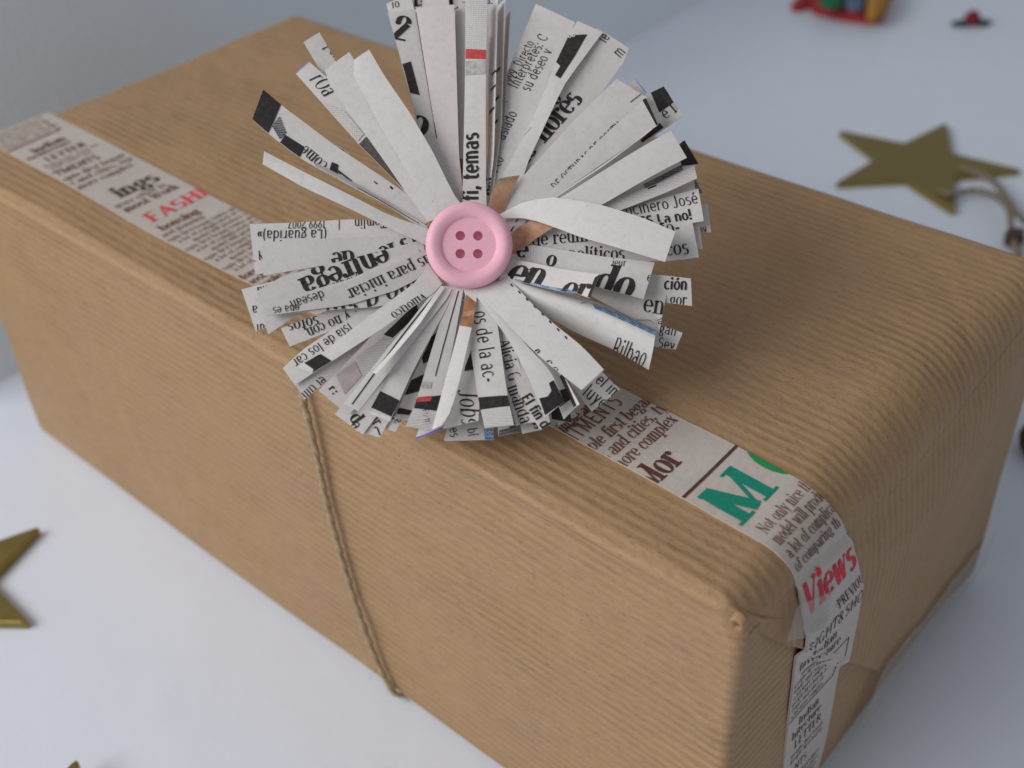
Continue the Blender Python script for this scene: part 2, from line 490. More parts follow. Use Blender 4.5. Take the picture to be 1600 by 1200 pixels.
o = mesh_obj('backdrop_board', wv, [(0, 2, 3, 1), (4, 5, 7, 6), (0, 1, 5, 4), (2, 6, 7, 3), (1, 3, 7, 5), (0, 4, 6, 2)], [wall_material()], smooth=False)
o['kind'] = 'structure'

# ------------------------------------------------------------------ gift parcel
L, W, H = 1.9744, 1.0, 0.7586
parcel = empty('gift_parcel', (L / 2, W / 2, 0))
tag(parcel, 'oblong parcel wrapped in ribbed brown kraft paper with newspaper print tape', 'gift box')
RT, RB = 0.022, 0.03
def lerp(a, b, t): return a + (b - a) * t
def sstep(a, b, x):
    t = min(1, max(0, (x - a) / (b - a)))
    return t * t * (3 - 2 * t)
def rx_top(y): return 0.055 + 0.050 * sstep(0.05, 0.5, y) - 0.045 * sstep(0.6, 1.0, y)
CREASES = [(.42, -.10, .56, -.66, .0030, .016), (.05, -.60, 1.05, -.672, .0034, .018), (.30, -.30, .36, -.60, -.0022, .014), (1.45, -.20, 1.62, -.55, .0020, .02),
           (1.70, .55, 1.93, .86, .0028, .016), (1.76, .90, 1.96, .72, -.0024, .014), (1.60, .42, 1.85, .50, .0016, .02), (.75, .45, .95, .80, .0018, .02),
           (1.86, -.08, 1.95, -.30, .0030, .012), (1.90, -.34, 1.965, -.46, .0030, .010), (1.88, -.52, 1.96, -.60, -.0026, .011), (1.84, .03, 1.96, .05, .0022, .012), (1.05, -.45, 1.40, -.60, .0016, .022)]
def disp(x, s):
    d = 0.006 * noise.noise(Vector((x * 1.4, s * 2.3, 3.1))) + 0.0022 * noise.noise(Vector((x * 5, s * 9, 8.7)))
    d += 0.0035 * noise.noise(Vector((x * 2.2 + s * 1.5, s * 5 - x, 1.3)))
    for x0, s0, x1, s1, amp, wd in CREASES:
        vx, vs = x1 - x0, s1 - s0
        ll = vx * vx + vs * vs
        t = ((x - x0) * vx + (s - s0) * vs) / ll
        if -.05 < t < 1.05:
            dd = abs((x - x0) * vs - (s - s0) * vx) / math.sqrt(ll)
            if dd < wd * 3: d += amp * math.exp(-(dd / wd) ** 2) * sstep(-.05, .2, t) * (1 - sstep(.8, 1.05, t))
    edge = math.exp(-((s + 0.006) / 0.013) ** 2)
    return d + 0.0065 * edge * (0.75 + 0.6 * noise.noise(Vector((x * 4, 0.2, 5.5)))) * (0.4 + 0.6 * sstep(0.2, 1.2, x))

def sleeve_profile():
    pts = []
    def arc(cy, cz, r, a0, a1, n):
        for i in range(n + 1):
            a = math.radians(lerp(a0, a1, i / n))
            pts.append((cy + r * math.cos(a), cz + r * math.sin(a), math.cos(a), math.sin(a)))
    for i in range(8): pts.append((lerp(.5, RB, i / 8), 0, 0, -1))
    arc(RB, RB, RB, 270, 180, 6)
    for i in range(1, 70): pts.append((0, lerp(RB, H - RT, i / 70), -1, 0))
    arc(RT, H - RT, RT, 180, 90, 9)
    for i in range(1, 90): pts.append((lerp(RT, W - .03, i / 90), H, 0, 1))
    arc(W - .03, H - .03, .03, 90, 0, 6)
    for i in range(1, 16): pts.append((W, lerp(H - .03, .03, i / 16), 1, 0))
    arc(W - .03, .03, .03, 0, -90, 4)
    for i in range(1, 6): pts.append((lerp(W - .03, .5, i / 6), 0, 0, -1))
    pts.append(pts[0])
    s, out, s0 = 0.0, [], None
    for i, p_ in enumerate(pts):
        if i: s += math.hypot(p_[0] - pts[i - 1][0], p_[1] - pts[i - 1][1])
        if s0 is None and p_[3] > 0.999: s0 = s - p_[0]
        out.append((*p_, s))
    return [(a, b, c, d, e - s0) for a, b, c, d, e in out]
PROF = sleeve_profile()
def r_front(z): return lerp(.018, rx_top(.02), sstep(H - .08, H, z))
def r_back(z): return lerp(.024, rx_top(.97) * .8, sstep(H - .20, H, z))
def r_end(p_):
    y, z, ny, nz, s = p_
    if nz > .999: return rx_top(y)
    if nz < -.01 or z < .2: return 0.024
    side = r_front(z) if y < .5 else r_back(z)
    return lerp(side, rx_top(y), max(0, nz))
def build_sleeve():
    V, F, A = [], [], []
    cols = [('l', i / 4) for i in range(4)] + [('m', i / 170) for i in range(171)] + [('r', i / 12) for i in range(1, 13)]
    n = len(PROF)
    for kind, u in cols:
        for p_ in PROF:
            y, z, ny, nz, s = p_
            r = r_end(p_)
            if kind == 'm': x, ins, nx = lerp(.02, L - r, u), 0, 0
            elif kind == 'r':
                a = u * math.pi / 2
                x, ins, nx = L - r + r * math.sin(a), r * (1 - math.cos(a)), math.sin(a)
            else:
                a = (1 - u) * math.pi / 2
                x, ins, nx = .02 - .02 * math.sin(a), .02 * (1 - math.cos(a)), -math.sin(a)
            k = math.sqrt(max(0, 1 - nx * nx))
            d = disp(x, s) if nz > -.9 else 0
            if kind == 'r':
                q = 1 - math.cos(u * math.pi / 2)
                py = min(max(y, r_front(z) * q), W - r_back(z) * q)
                pz = min(max(z, .024 * q), H - rx_top(min(max(y, .02), .97)) * q)
            else: py, pz = y - ny * ins, z - nz * ins
            V.append(Vector((x + nx * d, py + ny * k * d, max(0.0005, pz + nz * k * d))))
            A.append(s)
    for i in range(len(cols) - 1):
        for j in range(n - 1):
            a = i * n + j
            F.append((a, a + 1, a + n + 1, a + n))
    # left end closed flat
    base = len(V)
    V.append(Vector((0, W / 2, H / 2))); A.append(0)
    for j in range(n - 1): F.append((base, j + 1, j))
    ring = V[(len(cols) - 1) * n: len(cols) * n]
    return V, F, A, ring
sv, sf, sa, RING = build_sleeve()
mesh_obj('wrapping_paper', sv, sf, [M['kraft']], parcel, attr=sa)

def bulge(y, z):
    return 0.010 * math.sin(math.pi * min(1, max(0, y))) * math.sin(math.pi * min(1, max(0, z / H))) + 0.004 * noise.noise(Vector((y * 4, z * 4, 2)))
def build_end():
    V, F, A = [], [], []
    n, rings = len(RING), 12
    c = Vector((L, W * .5, H * .42))
    for k in range(rings + 1):
        for p_ in RING:
            q = p_.lerp(c, k / rings)
            V.append(Vector((q.x + bulge(q.y, q.z) * sstep(0, .25, k / rings), q.y, q.z)))
            A.append(q.z)
    for k in range(rings):
        for j in range(n - 1):
            a = k * n + j
            F.append((a, a + 1, a + n + 1, a + n))
    return V, F, A
ev, ef, ea = build_end()
mesh_obj('end_panel', ev, ef, [M['kraft']], parcel, attr=ea)

def flap_low(y):
    if y < .524: return lerp(.708, .154, (y - .02) / .504)
    return lerp(.154, .035, (y - .524) / .46)
def flap_off(t): return 0.001 + 0.011 * sstep(0, .14, t)
def build_flap():
    V, F, A = [], [], []
    cols, rows = 60, 30
    for i in range(cols + 2):
        y = lerp(.020, .985, min(i, cols) / cols)
        skirt = i > cols
        zt = H - rx_top(y)
        y0 = y
        zl = min(flap_low(y) + .004 * noise.noise(Vector((y * 14, 0, 0))), zt - .002)
        for j in range(rows + 2):
            z = lerp(zt, zl, min(j, rows) / rows)
            off = flap_off(zt - z)
            y = lerp(.020, .992 - r_back(z), min(i, cols) / cols)
            if j == rows + 1: off = .0
            V.append(Vector((L + .0002 + lerp(disp(L, y), bulge(y, z) + off, sstep(0, .05, zt - z)) + 0.003 * noise.noise(Vector((y * 7, z * 5, 4))) * sstep(0, .2, zt - z), y, z)))
            if skirt: V[-1] += Vector((-.022, .003, 0))
            A.append(y)
    n = rows + 2
    for i in range(cols + 1):
        for j in range(rows + 1):
            a = i * n + j
            F.append((a, a + 1, a + n + 1, a + n))
    return V, F, A
fv, ff, fa = build_flap()
mesh_obj('end_flap', fv, ff, [M['kraft']], parcel, attr=fa)

# small pinched pleat where the fold meets the near corner
def build_pleat():
    V, F = [], []
    c = Vector((L - .012, .004, H - .030))
    for i in range(13):
        a = math.radians(-120 + 300 * i / 12)
        for r, h in ((.004, -.001), (.008, .006), (.0115, .002), (.013, -.005)):
            V.append(c + Vector((math.cos(a) * r * .9, -h, math.sin(a) * r * 1.25)))
    for i in range(12):
        for j in range(3):
            a = i * 4 + j
            F.append((a, a + 1, a + 5, a + 4))
    return V, F
pv, pf = build_pleat()
mesh_obj('corner_pleat', pv, pf, [M['kraft']], parcel, attr=[0.3 + .002 * i for i in range(len(pv))])

# ------------------------------------------------------------------ printed tape across the top and down the end
def washi_material():
    m, nt, b = new_mat('washi_tape')
    tc = N(nt, 'ShaderNodeTexCoord')
    obj = tc.outputs['Object']
    f = noise_(nt, mapping(nt, obj, (500, 700, 500)), 1.0, 5, 0.7)
    g = noise_(nt, obj, 160, 3)
    c = mixc(nt, f, (0.47, 0.395, 0.335), (0.63, 0.555, 0.50))
    c = mixc(nt, math_(nt, 'MULTIPLY', g, 0.4), c, (0.66, 0.61, 0.575))
    nt.links.new(c, b.inputs['Base Color'])
    b.inputs['Roughness'].default_value = 0.40
    b.inputs['Specular IOR Level'].default_value = 0.5
    nt.links.new(bump(nt, noise_(nt, mapping(nt, obj, (140, 60, 140)), 1.0, 4), 0.0011, 0.6, bump(nt, f, 0.0001, 0.5)), b.inputs['Normal'])
    return m
M['washi'] = washi_material()
TINK = {'ink': ink_mat('tape_black', (0.045, 0.035, 0.03)), 'brn': ink_mat('tape_brown', (0.13, 0.055, 0.03), (0.24, 0.10, 0.06), 700),
        'drk': ink_mat('tape_dark_brown', (0.085, 0.030, 0.022)), 'red': ink_mat('tape_red', (0.58, 0.035, 0.055)),
        'grn': ink_mat('tape_green', (0.010, 0.23, 0.155), (0.015, 0.27, 0.19)), 'grn2': ink_mat('tape_leaf_green', (0.02, 0.26, 0.07), (0.03, 0.30, 0.09))}
KEYS = [(-.01, .107, .264), (.43, .097, .256), (.63, .093, .252), (1.1, .108, .257), (1.58, .127, .262), (1.8, .121, .256), (1.92, .116, .250)]
def edges(t):
    if t <= KEYS[-1][0]:
        for a, b in zip(KEYS, KEYS[1:]):
            if t <= b[0]:
                k = (t - a[0]) / (b[0] - a[0])
                return lerp(a[1], b[1], k), lerp(a[2], b[2], k)
    k = t - 1.92
    return .116 + .085 * min(k, .9) + .018 * sstep(0, .2, k), .250 + .052 * sstep(0, .24, k) + .045 * k
def tape_point(t, y, off):
    r = rx_top(y)
    if t < L - r: return Vector((t, y, H + disp(t, y) + off))
    if t < L - r + r * math.pi / 2:
        a = (t - (L - r)) / r
        x = L - r + r * math.sin(a)
        d = disp(x, y) + off
        return Vector((x + math.sin(a) * d, y, H - r + r * math.cos(a) + math.cos(a) * d))
    k = t - (L - r + r * math.pi / 2)
    z = H - r - k
    o = off + flap_off(k + .006) + .002 if z > flap_low(y) else off + .001
    zz = flap_low(y)
    o = off + lerp(.002, .0165, sstep(zz - .030, zz + .004, z)) if k > .1 else off + flap_off(k + .006) + .002
    return Vector((L + bulge(y, z) + o, y, max(.002, z)))
TW = 0.15
def tape_text():
    out = []
    def line(t0, w0, size, s, style='serif', ink='brn'):      # baseline across the tape at t0, top of letters towards smaller t
        for p_ in text_polys(0, 0, 0, size, s, style):
            out.append(([(t0 - gy, w0 + gx) for gx, gy in p_], ink))
    def rule(t0, w0, t1, w1, wd, ink='brn'):
        dx, dy = t1 - t0, w1 - w0
        ln = math.hypot(dx, dy)
        a, b = -dy / ln * wd / 2, dx / ln * wd / 2
        out.append(([(t0 - a, w0 - b), (t1 - a, w1 - b), (t1 + a, w1 + b), (t0 + a, w0 + b)], ink))
    # far left block in a ruled box
    for i in range(7): line(.012 + i * .014, -.02 if i % 2 else .0, .0095, ('people first began towns and', 'a lot of complica of comparing', 'model will produce some more')[i % 3], 'serif')
    rule(.02, .120, .098, .120, .0028); rule(.098, .0, .098, .121, .0028)
    line(.150, .030, .024, 'Indian', 'serifb', 'drk'); line(.172, .005, .016, 'Architecture', 'serifb')
    line(.210, .028, .022, 'LETTER', 'serifb', 'drk')
    for i, s_ in enumerate(('from people about the', 'simple towns and')): line(.232 + i * .016, .010, .012, s_)
    line(.285, .006, .022, 'TMENTS', 'sansb')
    for i, s_ in enumerate(('ople first began', 's and cities, typ', 'more complex')): line(.318 + i * .026, .002, .0185, s_, 'serifmi')
    line(.462, .036, .046, 'ings', 'serifb', 'ink')
    line(.492, .010, .018, 'were other in', 'serif'); line(.518, .014, .022, 'most Work', 'serifb')
    line(.586, .024, .037, 'FASHION', 'serifw2', 'red')
    line(.628, .018, .022, 'housing', 'serifb'); line(.650, .006, .015, 'and planning')
    for i in range(11): line(.672 + i * .0175, -.01 + .02 * (i % 3), .0125, ('people first began towns and cities', 'a lot of complicated of comparing', 'model will produce some more than')[i % 3])
    for i in range(6): line(.88 + i * .024, -.01, .018, ('More than a lot', 'most of the work', 'people and cities')[i % 3], 'serifb')
    line(1.585, -.010, .020, 'simple and', 'serifmi')
    line(1.612, -.016, .030, 'NTMENTS', 'sans', 'brn')
    line(1.645, -.018, .024, 'ople first began', 'serifmi', 'brn')
    line(1.673, -.010, .024, 's and cities, typ', 'serifmi', 'brn')
    line(1.700, -.016, .024, 'more complex', 'serifmi', 'brn')
    line(1.756, -.018, .044, 'Mor', 'serifb', 'drk')
    rule(1.798, -.01, 1.798, .16, .0045, 'drk')
    line(1.889, .012, .076, 'M', 'serifw', 'grn')
    cx, cw, r1, r2 = 1.851, .192, .056, .020
    pts = [(math.cos(math.radians(a)), math.sin(math.radians(a))) for a in range(180, 361, 15)]
    for a, b in zip(pts, pts[1:]):
        out.append(([(cx + a[0] * r1, cw + a[1] * r1), (cx + b[0] * r1, cw + b[1] * r1), (cx + b[0] * r2 * .9, cw + b[1] * r2 * .5), (cx + a[0] * r2 * .9, cw + a[1] * r2 * .5)], 'grn2'))
    for i, s_ in enumerate(('Not only nice the', 'model will produ', 'a lot of complica', 'of comparing th')):
        line(1.922 + i * .0225, .018 - .003 * i, .0185, s_, 'serif', 'brn')
    line(2.082, .004, .068, 'Views', 'serifbic', 'red')
    line(2.126, .080, .017, 'PREVIOUS', 'serif', 'ink')
    line(2.165, .004, .026, 'RIGHT&SHOT', 'sans', 'ink')
    line(2.194, .024, .021, 'Indian', 'serif', 'ink'); line(2.221, .012, .021, 'hitecture', 'serif', 'ink')
    rule(2.236, .02, 2.236, .128, .0022, 'ink'); rule(2.236, .128, 2.345, .128, .0022, 'ink'); rule(2.345, .0, 2.345, .129, .0022, 'ink')
    for i in range(6): line(2.255 + i * .0165, .004, .0105, ('people first began to', 'towns and cities of', 'a lot more complex')[i % 3], 'serif', 'ink')
    line(2.383, .032, .021, 'Indian', 'serif', 'ink'); line(2.410, .016, .021, 'hitecture', 'serif', 'ink')
    line(2.443, .026, .022, 'LETTER', 'serif', 'ink')
    for i in range(2): line(2.466 + i * .017, .020, .012, 'people first began', 'serif', 'ink')
    line(2.522, .036, .022, 'NTS', 'sans', 'ink')
    for i in range(4): line(2.55 + i * .02, .010, .013, 'model will produce', 'serif', 'ink')
    return out
def build_tape():
    cols, rows = 300, 5
    t1 = L + H - .09
    V, F = [], []
    G2 = []
    for i in range(cols + 1):
        t = lerp(-.004, t1, i / cols)
        lo, hi = edges(t)
        jag = .0016 * noise.noise(Vector((t * 30, 0, 0)))
        for j in range(rows + 1):
            k = j / rows
            V.append(tape_point(t, lerp(lo, hi, k) + jag * (k - .5), .0022))
            G2.append((t, k * TW))
    n = rows + 1
    tris = []
    def tri(a, b, c):
        nn = (V[b] - V[a]).cross(V[c] - V[a]).normalized()
        cen = V[a] + nn
        if nn.z < -.2 or (abs(nn.z) < .2 and nn.x < 0): nn = -nn
        tris.append(((G2[a], G2[b], G2[c]), (V[a], V[b], V[c]), nn))
    for i in range(cols):
        for j in range(rows):
            a = i * n + j
            F.append((a, a + n, a + n + 1, a + 1))
            tri(a, a + n, a + n + 1); tri(a, a + n + 1, a + 1)
    # thin rim so that the tape has an edge
    for j, back in ((0, -1), (rows, 1)):
        base = len(V)
        for i in range(cols + 1): V.append(V[i * n + j].copy())
        for i in range(cols + 1): V.append(V[i * n + j] - Vector((.0 if V[i * n + j].x < L - .02 else .004, 0, .004 if V[i * n + j].x < L - .02 else 0)))
        for i in range(cols): F.append((base + i, base + i + 1, base + cols + 2 + i, base + cols + 1 + i))
    pvs, pfs, inks = lay_print(tape_text(), tris, .0007)
    keys = list(TINK)
    nb, nf = len(V), len(F)
    V += pvs
    F += [[i + nb for i in f] for f in pfs]
    fm = [0] * nf + [1 + keys.index(k) for k in inks]
    o = mesh_obj('printed_tape', V, F, [M['washi']] + [TINK[k] for k in keys], parcel, fmat=fm, flat_from=nf)
    tag(o, 'off-white tape printed with old newspaper lettering in brown, red and green')
build_tape()

# clear sticky tape on the end
def clear_material():
    m, nt, b = new_mat('clear_tape')
    out = nt.nodes['Material Output']
    tr = N(nt, 'ShaderNodeBsdfTransparent')
    tr.inputs[0].default_value = (.97, .97, .96, 1)
    b.inputs['Base Color'].default_value = (.62, .60, .58, 1)
    b.inputs['Roughness'].default_value = 0.22
    tc = N(nt, 'ShaderNodeTexCoord')
    nt.links.new(bump(nt, noise_(nt, tc.outputs['Object'], 130, 4), 0.0012, 0.8), b.inputs['Normal'])
    mx = N(nt, 'ShaderNodeMixShader')
    mx.inputs[0].default_value = 0.30
    nt.links.new(tr.outputs[0], mx.inputs[1])
    nt.links.new(b.outputs[0], mx.inputs[2])
    nt.links.new(mx.outputs[0], out.inputs[0])
    return m
CLEAR = clear_material()
def clear_tape(corners, name='clear_tape'):
    V, F = [], []
    n = 14
    a, b, c, d = corners
    for i in range(n + 1):
        for j in range(n + 1):
            u, v = i / n, j / n
            y = lerp(lerp(a[0], b[0], u), lerp(d[0], c[0], u), v)
            z = lerp(lerp(a[1], b[1], u), lerp(d[1], c[1], u), v)
            V.append(Vector((L + bulge(y, z) + .020 + .004 * noise.noise(Vector((y * 16, z * 16, 1))), y, z)))
    for i in range(n):
        for j in range(n):
            k = i * (n + 1) + j
            F.append((k, k + n + 1, k + n + 2, k + 1))
    mesh_obj(name, V, F, [CLEAR], parcel)
clear_tape([(.43, .035), (1.03, .02), (1.015, .125), (.50, .20)])
clear_tape([(.085, .640), (.20, .565), (.23, .63), (.10, .700)])

# ------------------------------------------------------------------ twine
def catmull(pts, per):
    P = [Vector(p_) for p_ in pts]
    P = [P[0] * 2 - P[1]] + P + [P[-1] * 2 - P[-2]]
    out = []
    for i in range(1, len(P) - 2):
        for k in range(per):
            t = k / per
            a, b, c, d = P[i - 1], P[i], P[i + 1], P[i + 2]
            out.append(.5 * ((2 * b) + (c - a) * t + (2 * a - 5 * b + 4 * c - d) * t * t + (3 * b - a - 3 * c + d) * t ** 3))
    out.append(P[-2])
    return out
def resample(path, step):
    out, acc = [path[0]], 0
    for a, b in zip(path, path[1:]):
        d = (b - a).length
        while acc + d >= step:
            k = (step - acc) / d
            a = a.lerp(b, k)
            d = (b - a).length
            acc = 0
            out.append(a.copy())
        acc += d
    return out
def tube(path, rad, seg=7, jit=0.0):
    V, F = [], []
    up = Vector((.31, .2, .93)).normalized()
    n = len(path)
    for i, p_ in enumerate(path):
        tan = (path[min(i + 1, n - 1)] - path[max(i - 1, 0)]).normalized()
        a = tan.cross(up)
        if a.length < 1e-4: a = tan.orthogonal()
        a.normalize()
        b = a.cross(tan).normalized()
        up = b
        for k in range(seg):
            th = 2 * math.pi * k / seg
            rr = rad * (1 + jit * noise.noise(Vector((i * .6, k * 1.7, rad * 900))))
            V.append(p_ + (a * math.cos(th) + b * math.sin(th)) * rr)
    for i in range(n - 1):
        for k in range(seg):
            F.append((i * seg + k, i * seg + (k + 1) % seg, (i + 1) * seg + (k + 1) % seg, (i + 1) * seg + k))
    F.append(list(range(seg))[::-1]); F.append([(n - 1) * seg + k for k in range(seg)])
    return V, F
def helix(path, rad, pitch, phase):
    out, dist = [], 0
    up = Vector((.31, .2, .93)).normalized()
    for i, p_ in enumerate(path):
        if i: dist += (p_ - path[i - 1]).length
        tan = (path[min(i + 1, len(path) - 1)] - path[max(i - 1, 0)]).normalized()
        a = tan.cross(up).normalized()
        b = a.cross(tan).normalized()
        up = b
        th = 2 * math.pi * dist / pitch + phase
        out.append(p_ + (a * math.cos(th) + b * math.sin(th)) * rad)
    return out
def twine_material(name, a, b_):
    m, nt, b = new_mat(name)
    tc = N(nt, 'ShaderNodeTexCoord')
    f = noise_(nt, mapping(nt, tc.outputs['Object'], (900, 900, 3000)), 1.0, 4, 0.7)
    nt.links.new(mixc(nt, f, a, b_), b.inputs['Base Color'])
    b.inputs['Roughness'].default_value = 0.85
    nt.links.new(bump(nt, f, 0.0004, 0.8), b.inputs['Normal'])
    return m
TWINE = twine_material('jute_twine', (0.36, 0.255, 0.145), (0.60, 0.47, 0.29))
def twine_thing(name, pts, rad, parent, fibres=0, mat=TWINE, pitch=.075):
    path = resample(catmull(pts, 24), rad * .55)
    for ph in (0, math.pi):
        hx = helix(path, rad * .30, pitch, ph)
        v, f = tube(hx, rad * .74, 9, .28)
        mesh_obj('ply', v, f, [mat], parent)
    if fibres:
        V, F = [], []
        for i in range(fibres):
            k = random.randrange(2, len(path) - 2)
            p0 = path[k]
            tan = (path[k + 1] - path[k - 1]).normalized()
            d = Vector((random.uniform(-1, 1), random.uniform(-1, .1), random.uniform(-1, 1))).normalized()
            d = (d - tan * d.dot(tan) * .6).normalized()
            ln = random.uniform(.7, 3.0) * rad
            if i == 0: p0, d, ln = path[-int(len(path) * .10)], Vector((-.35, -.9, -.1)), rad * 4
            pp = [p0 + d * (rad * .6), p0 + d * (rad * .6 + ln * .5) + tan * ln * .3, p0 + d * (rad * .6 + ln) + tan * ln * .9]
            v, f = tube(pp, rad * .055, 3)
            b0 = len(V)
            V += v
            F += [[q + b0 for q in x] for x in f]
        o = mesh_obj('fibre', V, F, [mat], parent)
        o['kind'] = 'stuff'
tw = empty('twine', (1.18, -.01, .3))
tag(tw, 'jute twine running from under the paper flower down the parcel front', 'twine')
TR = .0060
twine_thing('twine', [(1.3, 0.215, 0.7731), (1.2, 0.185, 0.7711), (1.148, 0.12, 0.7716), (1.148, 0.05, 0.7726), (1.152, 0.006, 0.7716), (1.152, -0.013, 0.7466), (1.155, -0.014, 0.71), (1.162, -0.013, 0.6), (1.168, -0.0125, 0.46), (1.182, -0.012, 0.33), (1.204, -0.0115, 0.2), (1.23, -0.0105, 0.095), (1.258, -0.01, 0.036), (1.272, 0.0015, 0.0105), (1.282, 0.03, 0.0095)], TR, tw, 260)

FLOWER_C = (1.34888, 0.1958, 0.95858)
FLOWER_X = (0.75674, 0.65271, -0.0362)
FLOWER_Y = (-0.52725, 0.64215, 0.55646)
FLOWER_N = (0.38646, -0.40201, 0.83008)
STAR_ROT = 2.9909
STAR_R = 0.3218
STAR_C = (1.0963, 2.5492)
STAR_TWINE_A = [(1.239, 2.397, 0.026), (1.277, 2.403, 0.03), (1.318, 2.458, 0.03), (1.388, 2.437, 0.05), (1.459, 2.368, 0.06), (1.502, 2.297, 0.05), (1.535, 2.248, 0.03), (1.576, 2.198, 0.012)]
STAR_TWINE_B = [(1.221, 2.581, 0.026), (1.284, 2.571, 0.03), (1.347, 2.54, 0.035), (1.418, 2.45, 0.05), (1.484, 2.363, 0.06), (1.524, 2.346, 0.05), (1.554, 2.4, 0.02)]
STAR_KNOT = (1.528, 2.269, 0.03)
ORN_C = (0.206, 3.76, -0.0)
TRIN_C = (0.736, 3.753, 0.0)
BEAD_C = (1.939, 1.441, 0.0)
ORN_BASE = [(-0.049, 3.84), (0.139, 3.533), (0.231, 3.496), (0.34, 3.507), (0.436, 3.55), (0.405, 3.687), (0.356, 3.827), (0.223, 4.126), (-0.013, 4.162)]
ORN_GREEN = [(0.065, 3.713), (0.224, 3.452), (0.285, 3.435), (0.305, 3.492), (0.232, 3.648), (0.119, 3.788)]
ORN_BLUE = [(0.164, 3.783), (0.313, 3.498), (0.372, 3.472), (0.375, 3.541), (0.22, 3.822)]
ORN_YELLOW = [(0.25, 3.808), (0.413, 3.486), (0.459, 3.461), (0.459, 3.535), (0.416, 3.674), (0.318, 3.856)]
ORN_TAIL = [(0.07, 3.499), (0.063, 3.564), (0.075, 3.626), (0.118, 3.603), (0.133, 3.526), (0.109, 3.475)]
